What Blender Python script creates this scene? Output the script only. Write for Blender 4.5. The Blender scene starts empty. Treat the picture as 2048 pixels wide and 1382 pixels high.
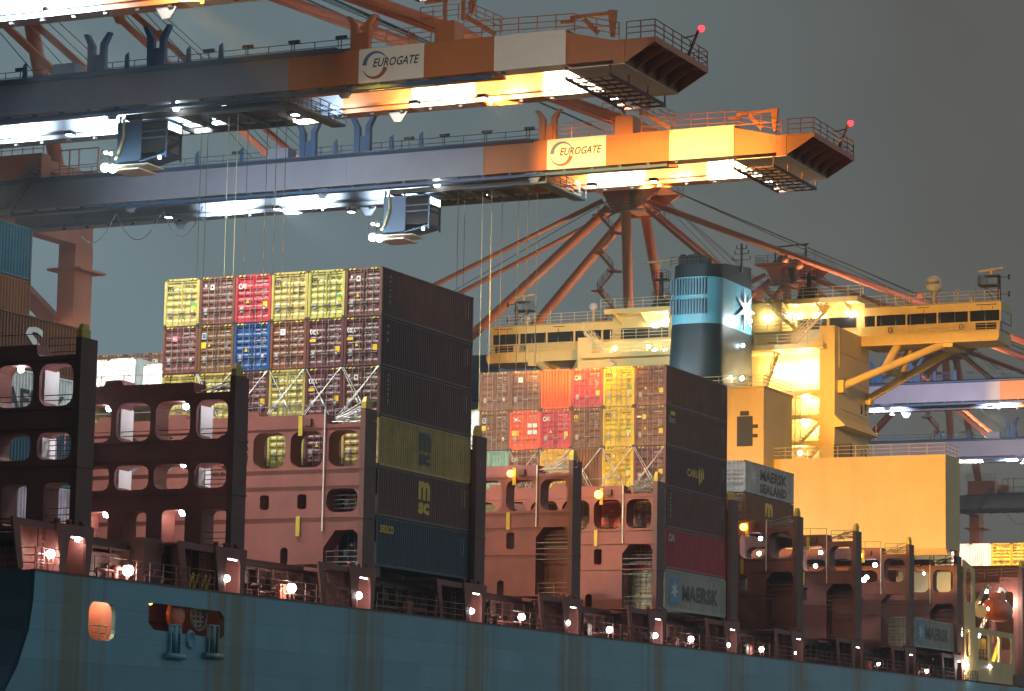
import bpy, math, random
from mathutils import Vector, Matrix
from mathutils.geometry import tessellate_polygon
random.seed(7)
R = math.radians
SC = bpy.context.scene
COL = SC.collection

# ---------------------------------------------------------------- camera
CAM = Vector((-150.318, -79.209, -11.4515))
YAW, PITCH, ROLL, FPX = 0.440090281, 0.142731138, 0.0178375694, 5903.036
_f = Vector((math.cos(PITCH)*math.cos(YAW), math.cos(PITCH)*math.sin(YAW), math.sin(PITCH)))
_r0 = Vector((math.sin(YAW), -math.cos(YAW), 0)); _u0 = _r0.cross(_f)
_r = math.cos(ROLL)*_r0 + math.sin(ROLL)*_u0
_u = -math.sin(ROLL)*_r0 + math.cos(ROLL)*_u0
cd = bpy.data.cameras.new('camera'); cam = bpy.data.objects.new('camera', cd); COL.objects.link(cam)
cd.sensor_width = 36; cd.lens = FPX/2048*36; cd.clip_start = 1; cd.clip_end = 6000
cam.matrix_world = Matrix(((_r.x, _u.x, -_f.x, CAM.x), (_r.y, _u.y, -_f.y, CAM.y), (_r.z, _u.z, -_f.z, CAM.z), (0, 0, 0, 1)))
SC.camera = cam

def ray(u, v): return _r*((u-1024)/FPX) + _u*((691-v)/FPX) + _f
def PX(u, v, x): d = ray(u, v); return CAM + d*((x-CAM.x)/d.x)
def PY(u, v, y): d = ray(u, v); return CAM + d*((y-CAM.y)/d.y)

# ---------------------------------------------------------------- world, exposure
w = bpy.data.worlds.new('World'); SC.world = w; w.use_nodes = True
nt = w.node_tree; bg = nt.nodes['Background']
tc = nt.nodes.new('ShaderNodeTexCoord'); sx = nt.nodes.new('ShaderNodeSeparateXYZ'); nt.links.new(tc.outputs['Generated'], sx.inputs[0])
cr = nt.nodes.new('ShaderNodeValToRGB'); nt.links.new(sx.outputs['Y'], cr.inputs[0])
# night sky glow: cool behind the floodlit quay, brown over open water, brighter town glow behind the viewer
mr0 = nt.nodes.new('ShaderNodeMapRange'); mr0.inputs[1].default_value = -1; mr0.inputs[2].default_value = 1; nt.links.new(sx.outputs['Y'], mr0.inputs[0]); nt.links.new(mr0.outputs[0], cr.inputs[0])
E_ = cr.color_ramp.elements
E_[0].position = 0.0; E_[0].color = (.38, .42, .44, 1); E_[1].position = .80; E_[1].color = (.150, .212, .235, 1)
for p_, c_ in ((.40, (.30, .335, .35, 1)), (.60, (.095, .090, .079, 1)), (.645, (.099, .100, .094, 1)), (.72, (.120, .158, .170, 1))): E_.new(p_).color = c_
mr1 = nt.nodes.new('ShaderNodeMapRange'); mr1.inputs[1].default_value = -.35; mr1.inputs[2].default_value = .4; mr1.inputs[3].default_value = .30; nt.links.new(sx.outputs['X'], mr1.inputs[0])
nt.links.new(mr1.outputs[0], bg.inputs['Strength'])
cn = nt.nodes.new('ShaderNodeTexNoise'); cn.inputs['Scale'].default_value = 7; cn.inputs['Detail'].default_value = 5; nt.links.new(tc.outputs['Generated'], cn.inputs['Vector'])
cm = nt.nodes.new('ShaderNodeMapRange'); cm.inputs[1].default_value = .3; cm.inputs[2].default_value = .7; cm.inputs[3].default_value = .90; cm.inputs[4].default_value = 1.10; nt.links.new(cn.outputs[0], cm.inputs[0])
cv = nt.nodes.new('ShaderNodeVectorMath'); cv.operation = 'SCALE'; nt.links.new(cr.outputs[0], cv.inputs[0]); nt.links.new(cm.outputs[0], cv.inputs['Scale']); nt.links.new(cv.outputs[0], bg.inputs['Color'])   # thin low cloud
SC.view_settings.view_transform = 'Standard'; SC.view_settings.look = 'None'
SC.view_settings.exposure = 0.15; SC.view_settings.gamma = 1
SC.cycles.max_bounces = 5; SC.cycles.diffuse_bounces = 3; SC.cycles.glossy_bounces = 2
SC.cycles.use_denoising = True; SC.cycles.sample_clamp_indirect = 6
SC.cycles.use_light_tree = True; SC.cycles.caustics_reflective = False; SC.cycles.caustics_refractive = False
SC.cycles.volume_bounces = 0

# ---------------------------------------------------------------- materials
def _nodes(name):
    m = bpy.data.materials.new(name); m.use_nodes = True
    n = m.node_tree; b = n.nodes['Principled BSDF']; return m, n, b
def paint(name, col, rough=.55, metal=0, wear=.25, rust=0., scale=.6, streak=0., objcol=False, bump=.0, rustcol=(.16, .07, .03), streakcol=None, spec=.5):
    """painted steel: cloudy wear, optional rust blotches and vertical runs"""
    m, n, b = _nodes(name); L = n.links.new; N = n.nodes.new
    tcd = N('ShaderNodeTexCoord'); geo = N('ShaderNodeNewGeometry')
    no = N('ShaderNodeTexNoise'); no.inputs['Scale'].default_value = scale; no.inputs['Detail'].default_value = 8; no.inputs['Roughness'].default_value = .65
    L(geo.outputs['Position'], no.inputs['Vector'])
    if objcol:
        oi = N('ShaderNodeObjectInfo'); src = oi.outputs['Color']
    else:
        rgb = N('ShaderNodeRGB'); rgb.outputs[0].default_value = (*col, 1); src = rgb.outputs[0]
    mr = N('ShaderNodeMapRange'); mr.inputs[1].default_value = .3; mr.inputs[2].default_value = .7
    mr.inputs[3].default_value = 1-wear; mr.inputs[4].default_value = 1+wear*.6; L(no.outputs[0], mr.inputs[0])
    mx = N('ShaderNodeVectorMath'); mx.operation = 'SCALE'; L(src, mx.inputs[0]); L(mr.outputs[0], mx.inputs['Scale'])
    out = mx.outputs[0]
    if streak > 0:
        mp = N('ShaderNodeMapping'); mp.inputs['Scale'].default_value = (1.1, 1.1, .05); L(geo.outputs['Position'], mp.inputs[0])
        n2 = N('ShaderNodeTexNoise'); n2.inputs['Scale'].default_value = .9; n2.inputs['Detail'].default_value = 6; L(mp.outputs[0], n2.inputs['Vector'])
        r2 = N('ShaderNodeMapRange'); r2.inputs[1].default_value = .52; r2.inputs[2].default_value = .78; r2.inputs[3].default_value = 0; r2.inputs[4].default_value = streak; L(n2.outputs[0], r2.inputs[0])
        mm = N('ShaderNodeMix'); mm.data_type = 'RGBA'; L(r2.outputs[0], mm.inputs[0]); L(out, mm.inputs[6]); mm.inputs[7].default_value = (*(streakcol or rustcol), 1); out = mm.outputs[2]
    if rust > 0:
        n3 = N('ShaderNodeTexNoise'); n3.inputs['Scale'].default_value = 2.3; n3.inputs['Detail'].default_value = 10; n3.inputs['Roughness'].default_value = .7; L(geo.outputs['Position'], n3.inputs['Vector'])
        r3 = N('ShaderNodeMapRange'); r3.inputs[1].default_value = .63; r3.inputs[2].default_value = .72; r3.inputs[3].default_value = 0; r3.inputs[4].default_value = rust; L(n3.outputs[0], r3.inputs[0])
        mm = N('ShaderNodeMix'); mm.data_type = 'RGBA'; L(r3.outputs[0], mm.inputs[0]); L(out, mm.inputs[6]); mm.inputs[7].default_value = (*rustcol, 1); out = mm.outputs[2]
    L(out, b.inputs['Base Color']); b.inputs['Roughness'].default_value = rough; b.inputs['Metallic'].default_value = metal; b.inputs['Specular IOR Level'].default_value = spec
    if bump:
        bp = N('ShaderNodeBump'); bp.inputs['Strength'].default_value = bump; bp.inputs['Distance'].default_value = .04
        n4 = N('ShaderNodeTexNoise'); n4.inputs['Scale'].default_value = .8; n4.inputs['Detail'].default_value = 3; L(geo.outputs['Position'], n4.inputs['Vector'])
        L(n4.outputs[0], bp.inputs['Height']); L(bp.outputs[0], b.inputs['Normal'])
    return m
def glow(name, col, s):
    m, n, b = _nodes(name); b.inputs['Base Color'].default_value = (*col, 1)
    b.inputs['Emission Color'].default_value = (*col, 1); b.inputs['Emission Strength'].default_value = s; return m
def hullpaint():
    m, n, b = _nodes('hull blue paint'); L = n.links.new; N = n.nodes.new
    geo = N('ShaderNodeNewGeometry')
    no = N('ShaderNodeTexNoise'); no.inputs['Scale'].default_value = .25; no.inputs['Detail'].default_value = 9; no.inputs['Roughness'].default_value = .6; L(geo.outputs['Position'], no.inputs['Vector'])
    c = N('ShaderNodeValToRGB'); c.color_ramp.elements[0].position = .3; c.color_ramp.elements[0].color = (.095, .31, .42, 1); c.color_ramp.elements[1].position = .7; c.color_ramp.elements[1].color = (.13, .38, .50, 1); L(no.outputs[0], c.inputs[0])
    mp = N('ShaderNodeMapping'); mp.inputs['Scale'].default_value = (.9, 0, .02); L(geo.outputs['Position'], mp.inputs[0])
    n2 = N('ShaderNodeTexNoise'); n2.inputs['Scale'].default_value = 1.0; n2.inputs['Detail'].default_value = 6; n2.inputs['Roughness'].default_value = .65; L(mp.outputs[0], n2.inputs['Vector'])
    def mth(op, a, b=None):
        q = N('ShaderNodeMath'); q.operation = op
        for k_, v_ in ((0, a), (1, b)):
            if v_ is None: continue
            if isinstance(v_, (int, float)): q.inputs[k_].default_value = v_
            else: L(v_, q.inputs[k_])
        return q.outputs[0]
    sp = N('ShaderNodeSeparateXYZ'); L(geo.outputs['Position'], sp.inputs[0])
    d_ = mth('ABSOLUTE', mth('SUBTRACT', mth('FRACT', mth('DIVIDE', mth('ADD', sp.outputs[0], 2.4+7.32+14.6454*10), 14.6454)), .5))   # 0 under each pedestal, where the scuppers drain
    near = N('ShaderNodeMapRange'); near.inputs[1].default_value = .03; near.inputs[2].default_value = .26; near.inputs[3].default_value = .22; near.inputs[4].default_value = -.05; L(d_, near.inputs[0])
    r2 = N('ShaderNodeMapRange'); r2.inputs[1].default_value = .54; r2.inputs[2].default_value = .72; r2.inputs[4].default_value = .8; L(mth('ADD', n2.outputs[0], near.outputs[0]), r2.inputs[0])
    mm = N('ShaderNodeMix'); mm.data_type = 'RGBA'; L(r2.outputs[0], mm.inputs[0]); L(c.outputs[0], mm.inputs[6]); mm.inputs[7].default_value = (.13, .125, .05, 1)
    # welded plate seams
    mp3 = N('ShaderNodeMapping'); mp3.inputs['Rotation'].default_value = (R(90), 0, 0); L(geo.outputs['Position'], mp3.inputs[0])
    br = N('ShaderNodeTexBrick'); br.inputs['Scale'].default_value = 1; br.inputs['Brick Width'].default_value = 9.5; br.inputs['Row Height'].default_value = 1.35; br.inputs['Mortar Size'].default_value = .018
    br.inputs['Color1'].default_value = (1.05, 1.05, 1.05, 1); br.inputs['Color2'].default_value = (.80, .84, .86, 1); br.inputs['Mortar'].default_value = (.68, .68, .68, 1); L(mp3.outputs[0], br.inputs['Vector'])
    m2 = N('ShaderNodeMix'); m2.data_type = 'RGBA'; m2.blend_type = 'MULTIPLY'; m2.inputs[0].default_value = 1; L(mm.outputs[2], m2.inputs[6]); L(br.outputs[0], m2.inputs[7])
    L(m2.outputs[2], b.inputs['Base Color']); b.inputs['Roughness'].default_value = .42
    bp = N('ShaderNodeBump'); bp.inputs['Strength'].default_value = .35; bp.inputs['Distance'].default_value = .06
    n4 = N('ShaderNodeTexNoise'); n4.inputs['Scale'].default_value = .9; n4.inputs['Detail'].default_value = 2; L(geo.outputs['Position'], n4.inputs['Vector']); L(n4.outputs[0], bp.inputs['Height']); L(bp.outputs[0], b.inputs['Normal'])
    return m
def hazard():
    m, n, b = _nodes('black and yellow hazard stripes'); L = n.links.new; N = n.nodes.new
    geo = N('ShaderNodeNewGeometry'); wv = N('ShaderNodeTexWave'); wv.bands_direction = 'DIAGONAL'; wv.inputs['Scale'].default_value = 2.2; L(geo.outputs['Position'], wv.inputs['Vector'])
    c = N('ShaderNodeValToRGB'); c.color_ramp.interpolation = 'CONSTANT'; c.color_ramp.elements[0].color = (.02, .02, .02, 1); c.color_ramp.elements[1].position = .5; c.color_ramp.elements[1].color = (.72, .5, .03, 1)
    L(wv.outputs[0], c.inputs[0]); L(c.outputs[0], b.inputs['Base Color']); b.inputs['Roughness'].default_value = .6; return m
def plain(name, col, rough=.5, metal=0.):
    return paint(name, col, rough, metal, wear=.15, scale=1.5)
def glassm():
    m, n, b = _nodes('dark window glass'); b.inputs['Base Color'].default_value = (.02, .022, .025, 1); b.inputs['Roughness'].default_value = .06; b.inputs['Specular IOR Level'].default_value = .7
    N = n.nodes.new; geo = N('ShaderNodeNewGeometry'); no = N('ShaderNodeTexNoise'); no.inputs['Scale'].default_value = .5; n.links.new(geo.outputs['Position'], no.inputs['Vector'])
    bp = N('ShaderNodeBump'); bp.inputs['Strength'].default_value = .08; n.links.new(no.outputs[0], bp.inputs['Height']); n.links.new(bp.outputs[0], b.inputs['Normal']); return m

M = dict(
    cont=paint('container paint', (1, 1, 1), .5, wear=.3, rust=.35, scale=.9, streak=.25, objcol=True, rustcol=(.12, .05, .025)),
    white=plain('white lettering', (.62, .62, .60)), black=plain('black lettering', (.02, .02, .022)), yellow=plain('yellow paint', (.72, .48, .03)),
    blue=plain('blue sticker', (.02, .09, .3)), green=plain('green sticker', (.06, .35, .16)), pink=plain('pink sticker', (.65, .16, .25)), grey=plain('grey placard', (.35, .36, .35)),
    brownred=plain('brown lettering', (.3, .07, .04)), slate=plain('slate blue lettering', (.08, .16, .3)), skyblue=plain('blue panel', (.05, .28, .5)),
    galv=paint('galvanised steel', (.26, .27, .27), .55, .3, wear=.2), casting=plain('dark corner casting', (.045, .03, .028), .6),
    rodst=paint('galvanised lashing steel', (.45, .45, .44), .45, .4, wear=.2),
    red=paint('red brown ship primer', (.22, .068, .054), .6, wear=.28, rust=.5, scale=.45, streak=.5, bump=.25, rustcol=(.14, .045, .03)),
    redd=paint('dark red brown ship primer', (.13, .05, .038), .6, wear=.3, rust=.4, scale=.5),
    sermark=plain('worn pale marking', (.40, .39, .37)), rail=paint('rail paint', (.22, .08, .06), .5, wear=.2), hull=hullpaint(), hulld=paint('hull blue with stern shade', (.03, .11, .17), .45, wear=.25, scale=.3, bump=.3),
    cream=paint('cream superstructure paint', (.74, .545, .21), .5, wear=.1, rust=.12, scale=.3, streak=.22, bump=.15, streakcol=(.45, .30, .12)), creamrail=plain('cream railing paint', (.66, .54, .32)),
    funblue=paint('funnel light blue', (.10, .33, .42), .42, wear=.2, scale=.35, streak=.2, streakcol=(.06, .2, .27)), fundark=paint('funnel dark paint', (.012, .024, .030), .5, spec=.22, wear=.35, scale=.4, streak=.2, streakcol=(.012, .02, .02), bump=.3),
    cgrey=paint('crane blue grey paint', (.24, .275, .35), .5, wear=.14, scale=.25, streak=.12, streakcol=(.22, .22, .26)), corange=paint('crane orange paint', (.45, .15, .045), .5, wear=.14, scale=.3, streak=.1),
    cwhite=paint('crane white paint', (.78, .74, .66), .5, wear=.08, scale=.3, streak=.1, streakcol=(.4, .3, .2)), cleg=paint('crane salmon paint', (.62, .19, .09), .5, wear=.14, scale=.25, streak=.12),
    cblue=paint('crane blue machinery paint', (.03, .10, .22), .5, wear=.2), cdark=paint('dark crane steel', (.045, .04, .04), .6), crail=paint('grey crane railing', (.16, .17, .18), .5), corail=paint('orange crane railing', (.5, .14, .05), .5), rope=plain('steel wire rope', (.10, .10, .09), .5, .3), ropey=plain('lamplit yellow hoist rope', (.62, .58, .3), .5),
    glass=glassm(), hazard=hazard(), post=paint('yellow cone guide', (.55, .40, .04), .5, wear=.3, rust=.5), orange=plain('orange lifeboat shell', (.75, .14, .02), .35), dkgreen=plain('dark mast paint', (.03, .045, .04), .5),
    lampw=glow('deck lamp glass', (1, .96, .90), 75), lampc=glow('cold lamp glass', (.72, .95, 1), 55), lamps=glow('sodium lamp glass', (1, .45, .06), 9), lampy=glow('warm white lamp glass', (1, .90, .60), 170), lampb=glow('bright gallery lamp glass', (1, .88, .52), 260),
    lampr=glow('red beacon glass', (1, .010, .014), 12), tube=glow('lit tube', (1, .97, .93), 14), winlit=glow('lit window', (1, .93, .8), 6), lamph=glow('crane floodlight glass', (.92, 1, .93), 20),
    water=None, concrete=plain('quay concrete', (.25, .24, .22), .8),
)
def waterm():
    m, n, b = _nodes('harbour water'); b.inputs['Base Color'].default_value = (.012, .022, .026, 1); b.inputs['Roughness'].default_value = .12
    N = n.nodes.new; geo = N('ShaderNodeNewGeometry'); no = N('ShaderNodeTexNoise'); no.inputs['Scale'].default_value = .8; no.inputs['Detail'].default_value = 4; n.links.new(geo.outputs['Position'], no.inputs['Vector'])
    bp = N('ShaderNodeBump'); bp.inputs['Strength'].default_value = .5; bp.inputs['Distance'].default_value = .2; n.links.new(no.outputs[0], bp.inputs['Height']); n.links.new(bp.outputs[0], b.inputs['Normal']); return m
M['water'] = waterm()

# ---------------------------------------------------------------- mesh helpers
class MB:
    def __init__(s): s.v = []; s.f = []; s.m = []; s.smooth = set()
    def add(s, vs, fs, mi=0, sm=False):
        o = len(s.v); s.v += [tuple(v) for v in vs]
        for f in fs:
            if sm: s.smooth.add(len(s.f))
            s.f.append([i+o for i in f]); s.m.append(mi)
        return s
    def box(s, x0, x1, y0, y1, z0, z1, mi=0):
        x0, x1 = min(x0, x1), max(x0, x1); y0, y1 = min(y0, y1), max(y0, y1); z0, z1 = min(z0, z1), max(z0, z1)
        v = [(x0, y0, z0), (x1, y0, z0), (x1, y1, z0), (x0, y1, z0), (x0, y0, z1), (x1, y0, z1), (x1, y1, z1), (x0, y1, z1)]
        return s.add(v, [(3, 2, 1, 0), (4, 5, 6, 7), (0, 1, 5, 4), (1, 2, 6, 5), (2, 3, 7, 6), (3, 0, 4, 7)], mi)
    def bar(s, p, q, w, h=None, mi=0):
        p, q = Vector(p), Vector(q); d = (q-p); h = h or w
        if d.length < 1e-6: return s
        d.normalize(); a = Vector((0, 0, 1)) if abs(d.z) < .95 else Vector((1, 0, 0))
        r = d.cross(a).normalized()*w/2; u = r.cross(d).normalized()*h/2
        v = [p-r-u, p+r-u, p+r+u, p-r+u, q-r-u, q+r-u, q+r+u, q-r+u]
        return s.add(v, [(0, 1, 2, 3), (7, 6, 5, 4), (0, 4, 5, 1), (1, 5, 6, 2), (2, 6, 7, 3), (3, 7, 4, 0)], mi)
    def tube(s, p, q, r, n=8, mi=0, r2=None, cap=True):
        p, q = Vector(p), Vector(q); d = q-p
        if d.length < 1e-6: return s
        d.normalize(); a = Vector((0, 0, 1)) if abs(d.z) < .95 else Vector((1, 0, 0)); e1 = d.cross(a).normalized(); e2 = e1.cross(d)
        r2 = r if r2 is None else r2; v = []
        for c, rr in ((p, r), (q, r2)):
            for i in range(n): t = 2*math.pi*i/n; v.append(c+e1*math.cos(t)*rr+e2*math.sin(t)*rr)
        s.add(v, [(i, (i+1) % n, n+(i+1) % n, n+i) for i in range(n)], mi, n > 5)
        if cap: s.add(v[:n], [tuple(range(n))[::-1]], mi); s.add(v[n:], [tuple(range(n))], mi)
        return s
    def path(s, pts, r, n=6, mi=0):
        for a, b in zip(pts, pts[1:]): s.tube(a, b, r, n, mi)
        return s
    def sphere(s, c, r, n=10, mi=0, sz=1., sx=1., sy=1.):
        c = Vector(c); v = []; k = n//2
        for i in range(k+1):
            t = math.pi*i/k
            for j in range(n): p = 2*math.pi*j/n; v.append(c+Vector((r*sx*math.sin(t)*math.cos(p), r*sy*math.sin(t)*math.sin(p), r*sz*math.cos(t))))
        return s.add(v, [(i*n+j, (i+1)*n+j, (i+1)*n+(j+1) % n, i*n+(j+1) % n) for i in range(k) for j in range(n)], mi, True)
    def lathe(s, c, prof, n=16, mi=0):
        c = Vector(c); v = []
        for r, z in prof:
            for j in range(n): p = 2*math.pi*j/n; v.append(c+Vector((r*math.cos(p), r*math.sin(p), z)))
        return s.add(v, [(i*n+j, i*n+(j+1) % n, (i+1)*n+(j+1) % n, (i+1)*n+j) for i in range(len(prof)-1) for j in range(n)], mi, True)
    def plate(s, outer, holes, ax, a, b, mi=0, sidemi=None):
        """flat plate with holes; 2D outline in the plane normal to axis ax, between a and b along it"""
        def P3(p, c): return {'x': (c, p[0], p[1]), 'y': (p[0], c, p[1]), 'z': (p[0], p[1], c)}[ax]
        loops = [outer]+list(holes)
        tris = tessellate_polygon([[Vector((p[0], p[1], 0)) for p in lp] for lp in loops])
        flat = [p for lp in loops for p in lp]; n = len(flat)
        s.add([P3(p, a) for p in flat], [tuple(t) for t in tris], mi); s.add([P3(p, b) for p in flat], [tuple(t) for t in tris], mi)
        for lp in loops:
            k = len(lp); s.add([P3(p, a) for p in lp]+[P3(p, b) for p in lp], [(i, (i+1) % k, k+(i+1) % k, k+i) for i in range(k)], mi if sidemi is None else sidemi)
        return s
    def mesh(s, name):
        me = bpy.data.meshes.new(name); me.from_pydata(s.v, [], s.f)
        for i, p in enumerate(me.polygons):
            p.material_index = s.m[i]; p.use_smooth = i in s.smooth
        me.validate(); me.update(); return me

def fix_normals(me):
    import bmesh
    bm = bmesh.new(); bm.from_mesh(me); bmesh.ops.remove_doubles(bm, verts=bm.verts, dist=.0005); bmesh.ops.recalc_face_normals(bm, faces=bm.faces); bm.to_mesh(me); bm.free()

def rr(a0, b0, a1, b1, r, n=4):
    """rounded rectangle"""
    a0, a1 = min(a0, a1), max(a0, a1); b0, b1 = min(b0, b1), max(b0, b1); r = min(r, (a1-a0)/2-.01, (b1-b0)/2-.01); o = []
    for cx, cy, t0 in ((a1-r, b1-r, 0), (a0+r, b1-r, 90), (a0+r, b0+r, 180), (a1-r, b0+r, 270)):
        for i in range(n+1): t = R(t0+90*i/n); o.append((cx+r*math.cos(t), cy+r*math.sin(t)))
    return o

def tag(o, label=None, cat=None, group=None, kind=None):
    if label: o['label'] = label
    if cat: o['category'] = cat
    if group: o['group'] = group
    if kind: o['kind'] = kind
    return o
def thing(name, label, cat, loc=(0, 0, 0), group=None):
    o = bpy.data.objects.new(name, None); COL.objects.link(o); o.location = loc; o.empty_display_size = .5
    return tag(o, label, cat, group)
def link(name, me, mats, parent=None, loc=None, color=None):
    """mats: list of material keys, set on the mesh once"""
    if not me.materials:
        for k in mats: me.materials.append(M[k])
    o = bpy.data.objects.new(name, me); COL.objects.link(o)
    if parent is not None: o.parent = parent
    if loc is not None: o.location = loc
    if color: o.color = (*color, 1)
    return o
def part(name, mb, mats, parent, norm=True):
    """a part modelled in world (or crane) coordinates under a root that stands elsewhere"""
    me = mb.mesh(name)
    if norm: fix_normals(me)
    if isinstance(mats, str): mats = [mats]
    o = link(name, me, mats, parent)
    if parent is not None and parent.parent is None and parent.type == 'EMPTY': o.location = -parent.location if 'base' not in parent else -Vector(parent['base'])
    return o
def solo(name, mb, mats, label, cat, group=None, kind=None):
    o = part(name, mb, mats, None); return tag(o, label, cat, group, kind)
def copy_tree(o, parent=None):
    c = o.copy(); COL.objects.link(c); c.parent = parent
    for ch in [x for x in o.children]: copy_tree(ch, c)
    return c

_tx = {}
def text_mesh(s, size=1., bold=0., shear=0., sx=1.):
    k = (s, size, bold, shear, sx)
    if k in _tx: return _tx[k]
    cu = bpy.data.curves.new('lettering', 'FONT'); cu.body = s; cu.size = size; cu.offset = bold; cu.shear = shear; cu.resolution_u = 2; cu.space_line = .8
    ob = bpy.data.objects.new('lettering', cu); COL.objects.link(ob); dg = bpy.context.evaluated_depsgraph_get(); dg.update()
    me = bpy.data.meshes.new_from_object(ob.evaluated_get(dg)); bpy.data.objects.remove(ob); bpy.data.curves.remove(cu)
    me.transform(Matrix.Diagonal((sx, 1, 1, 1))); _tx[k] = me; return me
MX = Matrix(((0, 0, -1, 0), (-1, 0, 0, 0), (0, 1, 0, 0), (0, 0, 0, 1)))   # on a face looking to -X: right = -Y, up = Z
MY = Matrix(((1, 0, 0, 0), (0, 0, -1, 0), (0, 1, 0, 0), (0, 0, 0, 1)))    # on a face looking to -Y: right = +X, up = Z
MYV = Matrix(((0, 1, 0, 0), (0, 0, -1, 0), (-1, 0, 0, 0), (0, 0, 0, 1)))  # same face, running downwards
def letters(name, s, mat, parent, pos, size, face='x', bold=.02, shear=0., sx=1., width=None, th=.004):
    base = text_mesh(s, size, bold*size, shear)
    me = base.copy()
    if width:
        xs = [v.co.x for v in me.vertices]; k = width/(max(xs)-min(xs)); me.transform(Matrix.Diagonal((k, 1, 1, 1)))
    elif sx != 1: me.transform(Matrix.Diagonal((sx, 1, 1, 1)))
    me.transform({'x': MX, 'y': MY, 'v': MYV}[face]); me.transform(Matrix.Translation(pos))
    me.materials.clear(); me.materials.append(M[mat]); return link(name, me, [], parent)
def star_poly(r, inner=.36, rot=0., n=7):
    o = []
    for i in range(2*n):
        t = R(90+rot)+math.pi*i/n; q = r if i % 2 == 0 else r*inner; o.append((q*math.cos(t), q*math.sin(t)))
    return o
# ================================================================ CONTAINERS
CL, CW, CH, TP, RP = 12.19, 2.438, 2.896, 2.917, 2.4757
BAY = 14.6454
def corr(mb, p0, du, n, pitch, dep, z0, z1, nrm, mi=0):
    """trapezoid corrugated wall starting at p0, running along du, upright"""
    p0, du, nrm = Vector(p0), Vector(du), Vector(nrm); pts = []
    for i in range(n):
        a = i*pitch
        for f, d in ((0, 0), (.25, 0), (.5, 1), (.75, 1)): pts.append(p0+du*(a+f*pitch)-nrm*dep*d)
    pts.append(p0+du*(n*pitch)); v = []
    for p in pts: v += [(p.x, p.y, z0), (p.x, p.y, z1)]
    mb.add(v, [(2*i, 2*i+2, 2*i+3, 2*i+1) for i in range(len(pts)-1)], mi)
_bodies = {}
def body_mesh(L, H, closed):
    k = (L, H, closed)
    if k in _bodies: return _bodies[k]
    mb = MB(); W = CW
    for x in (0.0, L-.14):                                             # corner posts
        for y in (0., W-.14): mb.box(x, x+.14, y, y+.14, .12, H-.12)
    for x in (-.004, L-.172):                                          # corner castings
        for y in (-.004, W-.158):
            for z in (0, H-.122): mb.box(x, x+.178, y, y+.162, z, z+.124, 1)
    for y in (.004, W-.064): mb.box(.178, L-.178, y, y+.06, H-.10, H-.005); mb.box(.178, L-.178, y, y+.05, .02, .17)
    n = int((L-.32)/.2785); px = (L-.28)/n
    corr(mb, (.14, .012, 0), (1, 0, 0), n, px, .045, .17, H-.10, (0, -1, 0))
    corr(mb, (.14, W-.012, 0), (1, 0, 0), n, px, .045, .17, H-.10, (0, 1, 0))
    mb.box(.1, L-.1, .06, W-.06, H-.04, H-.012); mb.box(.1, L-.1, .06, W-.06, .12, .17)
    for x in (.012, L-.11): mb.box(x, x+.1, .17, W-.17, H-.13, H-.006); mb.box(x, x+.1, .17, W-.17, .02, .14)
    ends = [(L-.03, 1)]+([(.03, -1)] if closed else [])
    for x, sgn in ends: corr(mb, (x, .14, 0), (0, 1, 0), 9, (W-.28)/9, .045, .14, H-.13, (sgn, 0, 0))
    if not closed:
        mb.box(.005, .0115, .2, .75, H-.118, H-.03, 2); mb.box(.005, .0115, W-.75, W-.2, H-.118, H-.03, 2)
    me = mb.mesh('container body'); fix_normals(me); _bodies[k] = me; return me
_doors = {}
def door_mesh(H, side):
    k = (H, side)
    if k in _doors: return _doors[k]
    W = CW; y0, y1 = (.15, W/2-.008) if side == 0 else (W/2+.008, W-.15); z0, z1 = .15, H-.135; h = z1-z0; mb = MB()
    prof = []; bands = [(.06, .11, .20, .24), (.31, .35, .39, .43), (.475, .51, .545, .58), (.62, .655, .685, .72), (.78, .82, .93, .96)]
    prof.append((z0, 0))
    for a, b, c, d in bands: prof += [(z0+a*h, 0), (z0+b*h, 1), (z0+c*h, 1), (z0+d*h, 0)]
    prof.append((z1, 0)); m0, m1 = y0+.10, y1-.10
    v = []
    for z, d in prof: x = .045+.05*d; v += [(.045, y0, z), (x, m0, z), (x, m1, z), (.045, y1, z)]
    f = []
    for i in range(len(prof)-1):
        for j in range(3): f.append((4*i+j, 4*i+j+1, 4*i+j+5, 4*i+j+4))
    mb.add(v, f); mb.box(.045, .09, y0, y1, z0-.002, z0); mb.box(.02, .06, y0, y0+.03, z0, z1); mb.box(.02, .06, y1-.03, y1, z0, z1)
    yh = y0-.02 if side == 0 else y1+.02
    for t in (.06, .34, .62, .92): mb.box(.012, .05, yh-.07, yh+.07, z0+t*h-.045, z0+t*h+.045)
    me = mb.mesh('door panel'); fix_normals(me); _doors[k] = me; return me
_rods = {}
def rod_mesh(H, y):
    k = (H, y)
    if k in _rods: return _rods[k]
    mb = MB(); mb.tube((.012, y, .05), (.012, y, H-.05), .019, 6)
    for z in (.1, .5, 1.2, 1.95, H-.12): mb.box(-.004, .045, y-.035, y+.035, z-.025, z+.025)
    me = mb.mesh('lock rod'); _rods[k] = me; return me
_handle = {}
def handle_mesh(y, d):
    if (y, d) not in _handle:
        mb = MB(); mb.bar((-.012, y, .82), (-.012, y+d*.30, .80), .03, .03); mb.box(-.01, .045, y+d*.3-.05, y+d*.3+.05, .76, .84); mb.bar((-.012, y, .66), (-.012, y+d*.3, .64), .02, .02)
        _handle[(y, d)] = mb.mesh('door handle')
    return _handle[(y, d)]
_marks = {}
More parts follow.
